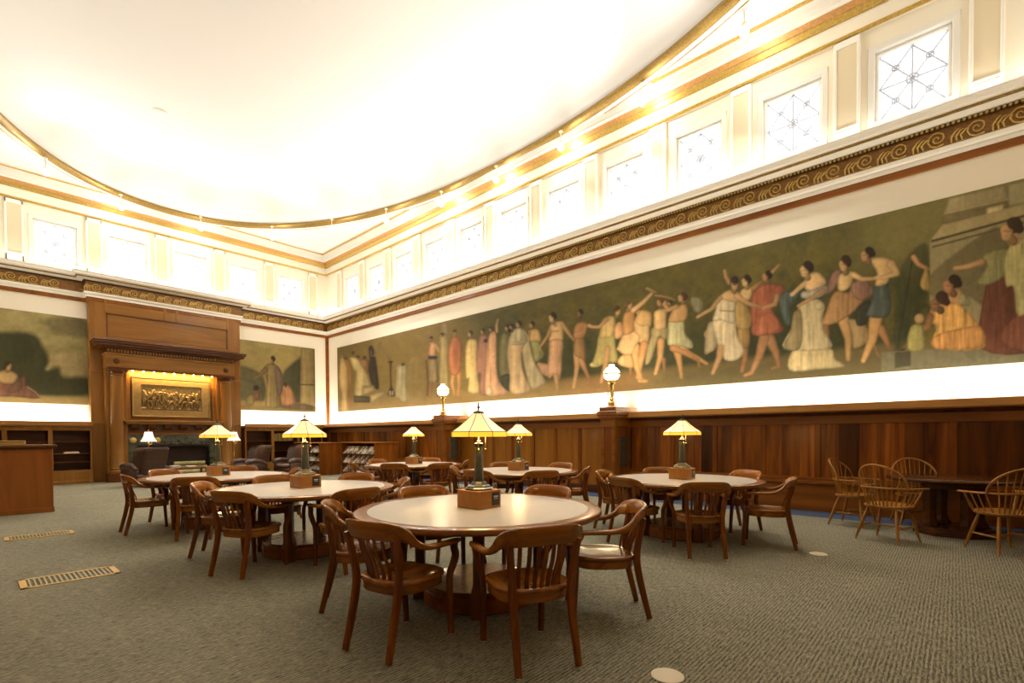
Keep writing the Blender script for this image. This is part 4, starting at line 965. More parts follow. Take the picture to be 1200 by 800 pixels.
for i, k in enumerate(TB):
    o = l0 if i == 0 else copy_tree(l0)
    o.location = (*TB[k], .7407); tag(o, LL[k], 'lamp', 'reading lamps on wooden boxes')
    d = bpy.data.lights.new('lamp_light', 'POINT'); d.energy = LAMP_W; d.color = (1, .72, .38); d.shadow_soft_size = .09
    lo = bpy.data.objects.new('lamp_light', d); C.objects.link(lo); lo.parent = o; lo.location = (0, 0, BH+.425)

# ---------------------------------------------------------------- windsor chairs and dark table by the right wall
def make_windsor():
    r = thing('windsor_armchair', '', 'chair')
    def outl(k, a):
        c, s = math.cos(a), math.sin(a); e = 2/2.6
        return .245*k*math.copysign(abs(c)**e, c)*(1+.05*s), .215*k*math.copysign(abs(s)**e, s)
    m = MB(); m.quadstrip([[(*outl(k, 2*PI*i/32), z+(.008*math.sin(2*PI*i/32)*k if z > .43 else 0)) for i in range(32)] for k, z in ((.02, .435), (.5, .437), (.8, .446), (.94, .452), (1, .444), (.97, .422), (.86, .412), (.02, .412))], True, True)
    m.build('seat', M['windsor'], r, 50)
    half = [(0, -.235, .665), (.13, -.218, .665), (.225, -.15, .663), (.275, -.03, .66), (.29, .09, .657), (.30, .19, .655), (.302, .225, .655)]
    p = smooth_path([sym(q, -1) for q in half[:0:-1]]+half, 5)
    n = len(p); wd = [.030+.016*abs(2*i/(n-1)-1)**3 for i in range(n)]
    secs = []
    for i, q in enumerate(p):
        a, b = p[max(i-1, 0)], p[min(i+1, n-1)]; t = Vector((b[0]-a[0], b[1]-a[1], 0)).normalized(); nn = Vector((t.y, -t.x, 0)); w, h = wd[i]/2, .011
        secs.append([Vector(q)+nn*u+Vector((0, 0, v)) for u, v in ((w*.6, -h), (w, -h*.4), (w, h*.4), (w*.6, h), (-w*.6, h), (-w, h*.4), (-w, -h*.4), (-w*.6, -h))])
    MB().quadstrip(secs, True, True).build('arm_bow', M['windsor'], r, 50)
    hoop = []
    for k in range(25):
        a = PI*k/24; hoop.append((-.272*math.cos(a)*(1-.06*math.sin(a)**6), -.225-.085*math.sin(a)+.12*(abs(math.cos(a))**2), .662+.285*math.sin(a)**.8))
    MB().tube(hoop, .0125, 8).build('back_hoop', M['windsor'], r, 50)
    for k in range(9):
        u = -1+2*k/8; x = .205*u
        zt = .662+.285*math.sqrt(max(0, 1-(x*1.12/.272)**2))**.8; yt = -.225-.085*math.sqrt(max(0, 1-(x*1.12/.272)**2))+.12*(x*1.12/.272)**2
        MB().tube([(x*.78, -.165+.03*u*u, .44), (x, -.232+.05*u*u, .664), (x*1.12, yt, zt-.006)], [.0075, .008, .005], 6).build('spindle', M['windsor'], r, 50)
    for s in (-1, 1):
        for x, y, xt, yt in ((.185, -.09, .262, -.08), (.20, -.01, .279, .0), (.207, .06, .289, .085)):
            MB().tube([(x*s, y, .44), (xt*s, yt, .658)], [.008, .006], 6).build('arm_spindle', M['windsor'], r, 50)
        MB().tube([(.212*s, .13, .44), (.232*s, .145, .50), (.252*s, .16, .56), (.283*s, .18, .655)], [.010, .017, .010, .010], 8).build('arm_post', M['windsor'], r, 50)
    ft = []
    for sx in (-1, 1):
        for sy, y0, y1 in ((1, .125, .205), (-1, -.125, -.235)):
            a, b = Vector((.155*sx, y0, .42)), Vector((.245*sx, y1, 0)); pts = [a.lerp(b, t) for t in (0, .2, .35, .5, .62, .8, 1)]
            MB().tube(pts, [.012, .017, .021, .019, .018, .016, .011], 8).build('leg', M['windsor'], r, 50); ft.append(a.lerp(b, .56))
    m = MB().tube([ft[0], ft[0].lerp(ft[1], .5), ft[1]], [.008, .013, .008], 7).tube([ft[2], ft[2].lerp(ft[3], .5), ft[3]], [.008, .013, .008], 7)
    c1, c2 = ft[0].lerp(ft[1], .5), ft[2].lerp(ft[3], .5); m.tube([c1, c1.lerp(c2, .5), c2], [.007, .013, .007], 7)
    m.build('stretcher', M['windsor'], r, 50)
    return r
w0 = make_windsor(); index_kids()
DT = (8.16, .28)
for i, (x, y, fac, lab) in enumerate(WINDSORS):
    o = w0 if i == 0 else copy_tree(w0)
    o.location = (x, y, 0); o.rotation_euler = (0, 0, math.radians(fac)-PI/2); tag(o, lab, 'chair', 'windsor armchairs round the dark table')
r = thing('dark_round_table', 'dark near-black round table by the right wall among spindle-back chairs', 'table', (*DT_POS, 0))
R2 = DT_R
MB().lathe([(.02, .69), (R2-.06, .69), (R2-.02, .70), (R2, .715), (R2, .73), (R2-.012, .74), (.02, .74)], seg=72).build('tabletop', M['dark_table'], r, 40)
MB().lathe([(.31, .60), (.34, .60), (.34, .69), (.31, .69)], seg=64).build('apron', M['dark_table'], r, 40)
MB().lathe([(.03, .0), (.44, .0), (.44, .05), (.40, .07), (.40, .10), (.03, .11)], seg=8, rot=PI/8).build('pedestal_base', M['dark_table'], r, 30)
for k in range(4):
    a = k*PI/2+.5; m = MB(); x, y = .27*math.cos(a), .27*math.sin(a)
    m.lathe([(.10, .0), (.11, .03), (.11, .13), (.085, .15), (.075, .19), (.068, .24), (.072, .55), (.085, .58), (.09, .69)], x, y, 0, 8, rot=a+PI/8).build('post', M['dark_table'], r, 30)
# ---------------------------------------------------------------- chimney breast panelling (setting)
FB = YB-bD                                           # face of the breast, 19.08
r = bpy.data.objects.new('wall_back_breast', None); C.objects.link(r); struct(r)
MB().box(bL, bR, FB, YB+.1, 0, 5.52).build('breast_panel', M['mantel'], r, 0)
m = MB()
for x0, x1 in ((bL, bL+.40), (bR-.40, bR)): m.box(x0, x1, FB-.03, FB+.02, 0, 5.52, .006)
m.build('breast_stile', M['mantel_z'], r, 30)
m = MB().box(bL+.40, bR-.40, FB-.03, FB+.02, 5.10, 5.52, .006).box(bL+.4, bR-.4, FB-.03, FB+.02, 4.0, 4.4, .006)
for x0, x1 in ((4.28, 4.36), (4.61, 4.69), (bL+.36, bL+.42), (bR-.42, bR-.36)): m.box(x0, x1, FB-.04, FB, 5.12, 5.50, .005)
for z0 in (1.74, 3.30): m.box(bL, bL+.40, FB-.045, FB, z0, z0+.06, .005).box(bR-.4, bR, FB-.045, FB, z0, z0+.06, .005)
m.build('breast_rail', M['mantel'], r, 30)
m = MB()
for x0, x1, z0, z1 in ((bL+.40, bR-.40, 5.07, 5.10), (bL+.40, bR-.40, 4.4, 4.42), (bL+.40, bL+.43, 4.4, 5.1), (bR-.43, bR-.40, 4.4, 5.1)): m.box(x0, x1, FB-.022, FB, z0, z1)
m.build('panel_moulding', M['mantel_dk'], r, 0)

# ---------------------------------------------------------------- fireplace surround
r = thing('fireplace', 'large carved wooden fireplace surround with columns, dentil cornice and dark hearth', 'fireplace', (4.48, FB, 0))
def lx(x): return x-4.48
def ly(y): return y-FB
SF = 18.66                                           # face of the surround
c0, c1, c2, c3 = 2.78, 3.18, 5.74, 6.14              # column zones
m = MB()
for a, b in ((c0-.05, c1+.05), (c2-.05, c3+.05)): MB().box(lx(a), lx(b), ly(SF+.06), 0, .0, 3.42, .006).build('pier', M['mantel_z'], r, 30)
for a, b in ((c0, c1), (c2, c3)):
    cx, cy = lx((a+b)/2), ly(SF+.03); R = (b-a)/2-.02
    cb = MB().lathe([(R+.05, .28), (R+.05, .33), (R+.02, .36), (R+.03, .40), (R, .44), (R, 1.2), (R-.01, 2.2), (R-.03, 3.18), (R-.01, 3.2), (R-.03, 3.24)], cx, cy, 0, 28).build('column', M['mantel_z'], r, 40)
    MB().box(lx(a-.09), lx(b+.09), ly(SF-.24), ly(SF+.2), 0, .28, .01).build('plinth', M['mantel_dk'], cb, 30)
    k = MB().box(lx(a-.02), lx(b+.02), ly(SF-.20), ly(SF+.2), 3.36, 3.43, .01).lathe([(R-.03, 3.24), (R+.02, 3.30), (R+.03, 3.36)], cx, cy, 0, 24)
    for s in (-1, 1):
        k.tube([(cx+s*(R+.01)+.05*math.cos(t*.6)*(1-t/14), ly(SF-.19), 3.31+.05*math.sin(t*.6)*(1-t/14)) for t in range(13)], .016, 6)
    k.build('capital', M['mantel_dk'], cb, 40)
    MB().ball((cx, ly(SF-.06), 3.62), .085, 14, 8, sc=(1, .35, 1)).build('rosette', M['mantel_dk'], r, 50)
MB().box(lx(c0-.06), lx(c3+.06), ly(SF-.05), 0, 3.43, 3.85, .008).box(lx(c0-.09), lx(c3+.09), ly(SF-.08), 0, 3.80, 3.86, .008).build('entablature', M['mantel'], r, 30)
m = MB().box(lx(c0-.04), lx(c3+.04), ly(SF-.06), 0, 3.86, 3.99)
m.build('dentil_bed', M['mantel_dk'], r, 0)
m = MB(); x = c0-.02
while x < c3: m.box(lx(x), lx(x+.045), ly(SF-.13), ly(SF-.05), 3.885, 3.965); x += .078
m.build('dentils', M['mantel'], r, 0)
m = MB()
for d, z0, z1 in ((.14, 3.985, 4.03), (.26, 4.03, 4.10), (.30, 4.10, 4.17), (.33, 4.17, 4.20), (.12, 4.20, 4.26)): m.box(lx(c0-.04-d), lx(c3+.04+d), ly(SF-.06-d), 0, z0, z1, .006)
m.build('cornice', M['mantel_dk'], r, 30)
# upper recess with light strip, shelf and brackets
m = MB().box(lx(c1), lx(c2), ly(SF+.30), 0, 1.8, 3.43)
m.box(lx(c1), lx(c1+.16), ly(SF+.22), ly(SF+.32), 1.88, 3.36, .006).box(lx(c2-.16), lx(c2), ly(SF+.22), ly(SF+.32), 1.88, 3.36, .006)
m.build('overmantel_panel', M['mantel'], r, 30)
st = MB().box(lx(c1+.04), lx(c2-.04), ly(SF+.02), ly(SF+.12), 3.39, 3.44).build('light_strip', M['mantel_dk'], r, 0)
for k in range(9):
    x = c1+.20+k*(c2-c1-.40)/8
    MB().lathe([(.004, 0), (.020, 0), (.024, .02), (.018, .04), (.004, .045)], lx(x), ly(SF+.07), 3.35, 10).build('strip_bulb', M['strip_bulb'], st, 40)
MB().box(lx(c1-.06), lx(c2+.06), ly(SF-.16), 0, 1.80, 1.86, .008).box(lx(c1-.03), lx(c2+.03), ly(SF-.11), 0, 1.74, 1.81, .008).build('mantel_shelf', M['mantel'], r, 30)
MB().box(lx(c1), lx(c2), ly(SF+.08), 0, 1.44, 1.75).build('bracket_bed', M['mantel_dk'], r, 0)
for k in range(6):
    x = c1+.12+k*(c2-c1-.44)/5
    MB().prism([(ly(SF-.12), 1.74), (ly(SF+.10), 1.74), (ly(SF+.10), 1.56), (ly(SF+.02), 1.57), (ly(SF-.06), 1.63)], 'x', lx(x), lx(x+.20)).build('bracket', M['table_dark'], r, 0)
MB().box(lx(c1), lx(c2), ly(SF+.04), 0, 1.42, 1.47, .005).build('fillet', M['rail_x'], r, 30)
MB().box(lx(c1), lx(c2), ly(SF+.10), 0, 1.10, 1.43, .004).box(lx(c1), lx(c1+.28), ly(SF+.10), 0, 0, 1.12, .004).box(lx(c2-.30), lx(c2), ly(SF+.10), 0, 0, 1.12, .004).build('marble_facing', M['marble'], r, 30)
MB().box(lx(c1+.26), lx(c2-.28), -.02, .02, 0, 1.12).box(lx(c1+.26), lx(c2-.28), ly(SF+.12), 0, 1.04, 1.12).build('firebox', M['brick'], r, 0)
MB().box(lx(c1-.1), lx(c2+.1), ly(SF-.55), ly(SF+.1), 0, .03, .006).build('hearth', M['marble'], r, 30)
for x in (3.36, 3.98):
    MB().lathe([(.004, 0), (.085, 0), (.085, .02), (.06, .03), (.004, .03)], 0, 0, 0, 20).build('gilt_boss', M['gold'], r, 40)
    o = bpy.data.objects['gilt_boss'] if x < 3.5 else bpy.data.objects['gilt_boss.001']
    o.location = (lx(x), ly(SF+.09), 1.25); o.rotation_euler = (PI/2, 0, 0)

# bronze relief above the shelf
r = thing('relief_plaque', 'bronze figure relief in broad gilt frame over the fireplace shelf', 'relief', (4.44, SF+.296, 2.60))
fw, fh = 1.03, .585
m = MB()
for x0, x1, z0, z1 in ((-fw, fw, fh-.19, fh), (-fw, fw, -fh, -fh+.19), (-fw, -fw+.2, -fh+.19, fh-.19), (fw-.2, fw, -fh+.19, fh-.19)): m.box(x0, x1, -.07, 0, z0, z1)
for x0, x1, z0, z1 in ((-fw-.04, fw+.04, fh, fh+.04), (-fw-.04, fw+.04, -fh-.04, -fh), (-fw-.04, -fw, -fh, fh), (fw, fw+.04, -fh, fh)): m.box(x0, x1, -.10, 0, z0, z1, .01)
m.build('frame', M['bronze_frame'], r, 30)
nx, nz = 150, 72; X, Z = np.meshgrid(np.linspace(-.84, .84, nx), np.linspace(-.40, .40, nz)); Hh = np.zeros_like(X)
rr = random.Random(3)
def cap(x0, z0, x1, z1, ra, rb, h):
    global Hh
    ex, ez = x1-x0, z1-z0; t = np.clip(((X-x0)*ex+(Z-z0)*ez)/(ex*ex+ez*ez+1e-9), 0, 1)
    d = np.hypot(X-x0-t*ex, Z-z0-t*ez)/(ra+t*(rb-ra)); Hh = np.maximum(Hh, h*np.sqrt(np.clip(1-d*d, 0, 1)))
for k in range(13):
    x = -.74+.122*k+rr.uniform(-.02, .02); z = rr.uniform(-.07, .05); h = rr.uniform(.025, .055); ln = rr.uniform(-.5, .5)
    cap(x, z+.17, x, z+.175, .04, .04, h); cap(x-ln*.2, z-.04, x, z+.11, .05, .06, h)
    for s in (-1, 1):
        kx = x+s*.05+rr.uniform(-.06, .06); cap(x+s*.02, z-.06, kx, z-.18, .035, .028, h); cap(kx, z-.18, kx+rr.uniform(-.07, .07), -.34, .027, .018, h*.8)
        ex = x+s*.08; ez = z+rr.uniform(-.06, .16); cap(x+s*.05, z+.10, ex, ez, .022, .018, h*.8); cap(ex, ez, ex+rr.uniform(-.07, .07), ez+rr.uniform(-.02, .1), .018, .013, h*.7)
cap(-.84, -.36, .84, -.36, .03, .03, .02)
me = bpy.data.meshes.new('relief'); me.from_pydata([(X[j, i], -.02-Hh[j, i], Z[j, i]) for j in range(nz) for i in range(nx)], [], [(j*nx+i, j*nx+i+1, (j+1)*nx+i+1, (j+1)*nx+i) for j in range(nz-1) for i in range(nx-1)])
me.materials.append(M['bronze']); me.polygons.foreach_set('use_smooth', [True]*len(me.polygons)); o = bpy.data.objects.new('relief', me); C.objects.link(o); o.parent = r

# logs in the hearth, iron grate
g = tag(MB().build('fire_grate', M['black']), 'black iron grate on the hearth', 'grate') if False else None
r = thing('log_grate', 'low iron grate on the hearth under pale logs', 'grate', (4.75, 18.40, .031))
m = MB()
for k in range(6): m.tube([(-.42+.168*k, -.22, .14), (-.42+.168*k, -.19, .10), (-.42+.168*k, .18, .10)], .012, 6)
m.build('bars', M['black'], r, 40)
for x in (-.42, .42):
    for y in (-.15, .15): MB().tube([(x, y, 0), (x, y, .10)], .014, 6).build('leg', M['black'], r, 40)
for i, (y, z, l, ra, lab) in enumerate(((18.30, .219, 1.0, .072, 'front bottom log'), (18.47, .219, .95, .07, 'rear bottom log'), (18.385, .345, .98, .075, 'middle log'), (18.37, .492, .86, .065, 'topmost log'))):
    m = MB().tube([(-l/2, 0, 0), (-l/6, .008, .004), (l/6, -.006, .0), (l/2, 0, .003)], [ra, ra*.97, ra*1.02, ra*.96], 14)
    o = m.build('firewood_log', M['log'], None, 40, (4.75, y, z)); tag(o, 'pale bark %s of the small pile in the hearth' % lab, 'log', 'logs in the hearth')

# ---------------------------------------------------------------- bookcases under the ledge
def bookcase(lab, x0, x1, bays, shelf_z):
    r = thing('bookcase', lab, 'bookcase', ((x0+x1)/2, EY+.08, 0)); o = (x0+x1)/2; d0, d1 = 0, .42
    MB().box(x0-o, x1-o, d1, d1+.02, 0, 1.66).build('back_panel', M['shelf_dk'], r, 0)
    m = MB().box(x0-o, x1-o, .0, .03, 0, .40, .006).box(x0-o, x1-o, .0, .03, 1.54, 1.66, .006)
    w = (x1-x0)/bays
    for k in range(bays+1):
        a = -((x1-x0)/2)+k*w; m.box(max(a-.05, x0-o), min(a+.05, x1-o), 0, .03, .40, 1.54, .004)
    m.box(x0-o, x1-o, -.02, .03, .0, .10, .006)
    m.build('face_frame', M['mantel_z'], r, 30)
    for k in range(bays+1):
        a = -((x1-x0)/2)+k*w; MB().box(max(a-.015, x0-o), min(a+.015, x1-o), .03, d1, .1, 1.6).build('side_panel', M['mantel_dk'], r, 0)
    for z in shelf_z: MB().box(x0-o+.01, x1-o-.01, .03, d1, z-.02, z).build('shelf', M['mantel_dk'], r, 0)
bookcase('built-in wooden bookcase with near-empty dark shelves, left of the fireplace', XL+.02, bL-.02, 4, (.40, .64, .88, 1.22))
bookcase('built-in wooden bookcase with a row of olive books, right of the fireplace', bR+.02, XR-.6, 3, (.40, .80, 1.17))
o = MB().box(-.17, .17, -.11, .11, 0, .012, .002).box(-.165, .16, -.105, .105, .012, .034, .002).box(-.15, .15, -.1, .1, .034, .05, .002).build('paper_stack', M['disc'], None, 0, (1.95, 18.93, .881))
tag(o, 'white stack of papers lying on the dark shelf left of the fireplace', 'paper')
bk = [plain('olive_cloth', lin((132, 118, 48)), .6), plain('ochre_cloth', lin((150, 120, 50)), .6), plain('green_cloth', lin((92, 92, 44)), .6), plain('tan_cloth', lin((140, 112, 66)), .6)]
pg = plain('page_edges', (.6, .55, .42), .8)
x = 7.62
rr = random.Random(5)
bmesh0 = {}
for k in range(15):
    w = rr.choice((.036, .044, .052)); hgt = rr.choice((.25, .27, .29)); key = (w, hgt, k % 4)
    b = MB().box(0, w, 0, .20, 0, hgt, .003).build('bound_book', bk[(k*7) % 4], None, 30, (x, 18.86, 1.1705))
    MB().box(.004, w-.004, .01, .204, .004, hgt+.0008).build('page_block', pg, b, 0)
    tag(b, 'olive or tan cloth-bound book in the shelved row right of the fireplace', 'book', 'olive books in the right bookcase'); x += w+.004

# ---------------------------------------------------------------- service desk at the left edge
r = thing('service_desk', 'tall plain reddish wooden counter at the left edge', 'desk', (1.03, 12.05, 0))
MB().box(-3.0, -.04, .03, .85, .0, 1.14, .006).build('body', M['desk'], r, 30)
m = MB().box(-3.02, 0, -.0, .88, 1.14, 1.165, .004).box(-3.05, .02, -.03, .90, 1.165, 1.21, .008); m.build('countertop', M['mantel_dk'], r, 30)
MB().box(-3.0, -.03, .015, .86, 0, .09, .005).build('kick_board', M['desk'], r, 30)
MB().box(-2.9, -.35, .55, .60, 1.21, 1.265, .006).box(-2.9, -.35, .53, .62, 1.265, 1.285, .004).build('gallery_rail', M['brass'], r, 30)

# ---------------------------------------------------------------- lounge: leather chairs, standard lamps, low table
def cushion(m, x0, x1, y0, y1, z0, z1, c=.05):
    m.box(x0, x1, y0, y1, z0, z1, c)
def make_wing(r, mat, mat2):
    m = MB().box(-.40, .40, -.36, .40, .14, .34, .04); m.build('base', mat, r, 40)
    o = MB().box(-.29, .29, -.22, .44, .33, .47, .05).build('seat_cushion', mat2, r, 60)
    sub = o.modifiers.new('s', 'SUBSURF'); sub.levels = sub.render_levels = 2
    # back: leaning slab with rolled top, wings curling forward
    m = MB(); secs = []
    for z, y, hw, th in ((.30, -.26, .33, .16), (.55, -.31, .36, .17), (.80, -.37, .39, .16), (.95, -.42, .40, .15), (1.03, -.46, .385, .12), (1.06, -.48, .34, .06)):
        sec = []
        for k in range(24):
            a = 2*PI*k/24; c, s = math.cos(a), math.sin(a); e = 2/5.
            x = hw*math.copysign(abs(c)**e, c); yy = y+th/2*math.copysign(abs(s)**e, s)
            yy += .34*(max(0, abs(x)/hw-.72)/.28)**1.6*(.75 if z > .5 else .4)
            sec.append((x, yy, z))
        secs.append(sec)
    m.quadstrip(secs, True, True); m.build('back', mat, r, 60)
    for s in (-1, 1):
        m = MB(); p = [(.36*s, -.24, .44), (.37*s, -.05, .55), (.375*s, .18, .57), (.375*s, .36, .55), (.375*s, .42, .50)]
        m.tube(p, [.075, .085, .09, .088, .06], 14); m.box(s*.31, s*.43, -.26, .40, .16, .54, .03); m.build('arm', mat, r, 60)
        for y in (-.30, .34): MB().lathe([(.018, 0), (.03, .06), (.036, .15)], .32*s, y, 0, 10).build('leg', M['table_dark'], r, 40)
r = thing('leather_wing_chair', 'dark leather wing armchair left of the fireplace, turned away from the camera', 'armchair', (3.22, 16.4, 0), math.radians(20)); make_wing(r, M['leather'], M['leather'])
def make_club(r):
    make_wing(r, M['leather'], M['leather_hi'])
r = thing('leather_armchair', 'brown leather armchair right of the fireplace, left one of the pair, facing left', 'armchair', (6.0, 16.55, 0), math.radians(100), 'brown leather armchairs right of the fireplace'); make_club(r); index_kids()
o = copy_tree(r); o.location = (7.02, 15.95, 0); o.rotation_euler = (0, 0, math.radians(104)); tag(o, 'brown leather armchair right of the fireplace, right one of the pair, beside the magazine rack', 'armchair', 'brown leather armchairs right of the fireplace')
def make_standard():
    r = thing('floor_lamp', '', 'lamp')
    MB().lathe([(.004, 0), (.15, 0), (.15, .012), (.05, .03), (.02, .05), (.004, .05)], seg=24).build('base', M['brass'], r, 40)
    MB().lathe([(.011, .04), (.011, .70), (.018, .72), (.018, .76), (.011, .78), (.011, 1.12), (.025, 1.15), (.02, 1.18), (.008, 1.2), (.006, 1.50)], seg=10).build('pole', M['brass'], r, 40)
    MB().tube([(.012, 0, 1.12), (.07, .0, 1.14), (.075, 0, 1.20)], .008, 6).build('switch_arm', M['brass'], r, 40)
    s = MB().lathe([(.195, 1.215), (.165, 1.26), (.125, 1.34), (.10, 1.42), (.092, 1.49), (.089, 1.49), (.122, 1.335), (.162, 1.255), (.192, 1.215)], seg=28)
    s.build('lamp_shade', M['shade_bell'], r, 60)
    MB().ball((0, 0, 1.535), .016, 10, 8).tube([(0, 0, 1.49), (0, 0, 1.53)], .005, 6).build('finial', M['brass'], r, 40)
    return r
f0 = make_standard(); index_kids(); f0.location = (3.42, 17.1, 0); tag(f0, 'brass floor lamp with white bell shade rising behind the leather wing chair', 'lamp', 'floor lamps by the fireplace')
o = copy_tree(f0); o.location = (5.62, 17.0, 0); tag(o, 'brass floor lamp with white bell shade right of the fireplace, by the brown leather armchairs', 'lamp', 'floor lamps by the fireplace')
r = thing('coffee_table', 'low dark table holding magazines before the hearth', 'table', (4.30, 17.0, 0))
MB().box(-.5, .5, -.28, .28, .40, .44, .008).build('tabletop', M['table'], r, 30)
MB().box(-.46, .46, -.25, .25, .14, .16, .004).build('shelf', M['table_dark'], r, 30)
for x in (-.46, .46):
    for y in (-.24, .24): MB().box(x-.025, x+.025, y-.025, y+.025, 0, .40, .004).build('leg', M['table_dark'], r, 30)
rr = random.Random(9)
cov = [plain('cover_white', lin((214, 206, 190)), .4), plain('cover_grey', lin((178, 172, 160)), .4), plain('cover_rose', lin((190, 150, 128)), .4), plain('cover_green', lin((112, 118, 88)), .4)]
for s, (px, n, ds) in enumerate(((4.02, 5, 'left'), (4.42, 3, 'right'))):
    z = .4402
    for k in range(n):
        o = MB().box(-.11, .11, -.145, .145, 0, .012, .002).build('flat_magazine', cov[(k+s) % 3], None, 0, (px, 17.0, z), rr.uniform(-.2, .2)); z += .0122
        tag(o, 'pale magazine lying in the %s stack on the low table by the hearth' % ds, 'magazine', 'magazines on the low table, %s stack' % ds)

# ---------------------------------------------------------------- magazine racks
def mag_mat(name, seed):
    m, nt, b = nodes(name)
    tc = N(nt, 'ShaderNodeTexCoord'); mp_ = N(nt, 'ShaderNodeMapping'); mp_.inputs['Location'].default_value = (seed*3.7, seed*1.3, 0)
    nz = N(nt, 'ShaderNodeTexVoronoi', Scale=6.5, distance='CHEBYCHEV'); nt.links.new(tc.outputs['Object'], mp_.inputs['Vector']); nt.links.new(mp_.outputs['Vector'], nz.inputs['Vector'])
    r = N(nt, 'ShaderNodeValToRGB'); r.color_ramp.interpolation = 'CONSTANT'; e = r.color_ramp.elements
    e[0].color = (*lin((224, 216, 196)), 1); e[1].position = .5; e[1].color = (*lin((240, 236, 222)), 1)
    for p, c in ((.62, (150, 112, 84)), (.74, (238, 232, 218)), (.86, (92, 92, 70)), (.93, (230, 222, 206))):
        q = e.new(p); q.color = (*lin(c), 1)
    nt.links.new(nz.outputs['Color'], r.inputs['Fac']); nt.links.new(r.outputs['Color'], b.inputs['Base Color']); b.inputs['Roughness'].default_value = .35
    return m
mm_ = [mag_mat('magazine_cover_%s' % 'abcd'[k], k+1) for k in range(4)]
mag_me = []
for k in range(4):
    q = MB().box(-.006, .006, -.112, .112, 0, .285, .002); o = q.build('magazine', mm_[k], None, 0); mag_me.append(o.data); bpy.data.objects.remove(o)
def rack(x0, x1, y0, y1, H, lab, which):
    cx, cy = x0, y0; L = y1-y0; D = x1-x0
    r = thing('magazine_rack', lab, 'rack', (cx, cy, 0))
    for a in (0, L-.03): MB().box(-.02, D, a, a+.03, 0, H-.03, .004).build('side_panel', M['stile'], r, 30)
    MB().box(D-.03, D-.01, .03, L-.03, 0, H-.03).build('back_panel', M['shelf_dk'], r, 0)
    MB().box(-.04, D+.02, -.03, L+.03, H-.03, H, .006).build('top', M['rail'], r, 30)
    rows = (.76, .46, .17)
    for z in rows:
        m = MB().prism([(.0, z-.02), (.04, z-.02), (.23, z+.27), (.23, z+.29), (.03, z)], 'y', .03, L-.03)
        m.box(-.015, .03, .03, L-.03, z-.03, z+.012, .003); m.build('sloped_shelf', M['shelf_dk'], r, 0)
    MB().box(0, D, .03, L-.03, .0, .14).build('kick_board', M['table_dark'], r, 0)
    n = int((L-.1)/.245); rr = random.Random(which)
    for j, z in enumerate(rows):
        for k in range(n):
            o = bpy.data.objects.new('magazine', mag_me[rr.randrange(4)]); C.objects.link(o)
            o.location = (cx+.021, cy+.16+k*(L-.32)/(n-1), z+.018); o.rotation_euler = (0, math.radians(36.3), 0)
            tag(o, 'magazine on the %s sloped shelf of the %s' % (('top', 'middle', 'bottom')[j], ('nearer magazine rack, the one further right', 'farther magazine rack, behind the second left lamp')[which]), 'magazine', 'magazines on the %s shelf of the %s rack' % (('top', 'middle', 'bottom')[j], ('nearer', 'farther')[which]))
rack(*RACK0, 'dark wooden magazine rack with pale magazines, nearer and further right of the two', 0)
rack(*RACK1, 'dark wooden magazine rack behind the second left-row lamp, left of the nearer rack', 1)

# ---------------------------------------------------------------- brass lamps on the piers
def make_globe():
    r = thing('brass_globe_lamp', '', 'lamp')
    MB().lathe([(.004, 0), (.11, 0), (.11, .02), (.075, .035), (.085, .06), (.085, .10), (.05, .13), (.035, .15), (.055, .17), (.03, .20), (.024, .22), (.045, .44), (.052, .47), (.03, .49), (.10, .51), (.10, .53), (.05, .545), (.06, .56), (.075, .575), (.07, .58), (.004, .58)], seg=20).build('stem', M['brass'], r, 40)
    m = MB()
    for k in range(3):
        a = 2*PI*k/3; c, s = math.cos(a), math.sin(a); m.tube([(.03*c, .03*s, .2), (.075*c, .075*s, .26), (.085*c, .085*s, .42), (.095*c, .095*s, .52)], .008, 6)
    m.build('bracket', M['brass'], r, 40)
    g = MB().lathe([(.07, .575), (.13, .60), (.165, .66), (.17, .70), (.172, .715), (.165, .76), (.12, .82), (.07, .855), (.055, .87), (.06, .90), (.05, .90), (.045, .872), (.004, .872)], seg=24).build('globe', M['globe'], r, 60)
    MB().lathe([(.172, .69), (.178, .70), (.178, .715), (.172, .725)], seg=24).build('glass_band', M['brass'], g, 40)
    return r
g0 = make_globe(); index_kids()
for i, (x, y, lab) in enumerate(((9.22, 5.45, 'brass lamp with glowing globe on the nearer wooden pier'), (9.22, 11.02, 'brass lamp with glowing globe on the farther pier, left of the foreground lamp'))):
    o = g0 if i == 0 else copy_tree(g0)
    o.location = (x, y, 1.9205); tag(o, lab, 'lamp', 'brass globe lamps on the piers')
    d = bpy.data.lights.new('globe_light', 'POINT'); d.energy = 25; d.color = (1, .75, .42); d.shadow_soft_size = .18
    lo = bpy.data.objects.new('globe_light', d); C.objects.link(lo); lo.parent = o; lo.location = (-.16, 0, 1.05)

# ---------------------------------------------------------------- floor fittings
def vent(x0, x1, y0, y1, lab):
    r = thing('floor_vent', lab, 'vent', ((x0+x1)/2, (y0+y1)/2, 0), 0, 'brass floor vents'); w, h = (x1-x0)/2, (y1-y0)/2
    m = MB()
    for a, b, c, d in ((-w, w, -h, -h+.035), (-w, w, h-.035, h), (-w, -w+.05, -h, h), (w-.05, w, -h, h)): m.box(a, b, c, d, 0, .008, .002)
    m.build('frame', M['vent_brass'], r, 30)
    MB().box(-w+.03, w-.03, -h+.02, h-.02, 0, .002).build('duct', M['bronze_dk'], r, 0)
    m = MB()
    n = 17
    for k in range(n):
        x = -w+.07+k*(2*w-.14)/(n-1); m.box(x-.007, x+.007, -h+.03, h-.03, .002, .006)
    for k in range(4):
        y = -h+.07+k*(2*h-.14)/3; m.box(-w+.04, w-.04, y-.003, y+.003, .002, .005)
    m.build('grille', M['vent_slat'], r, 0)
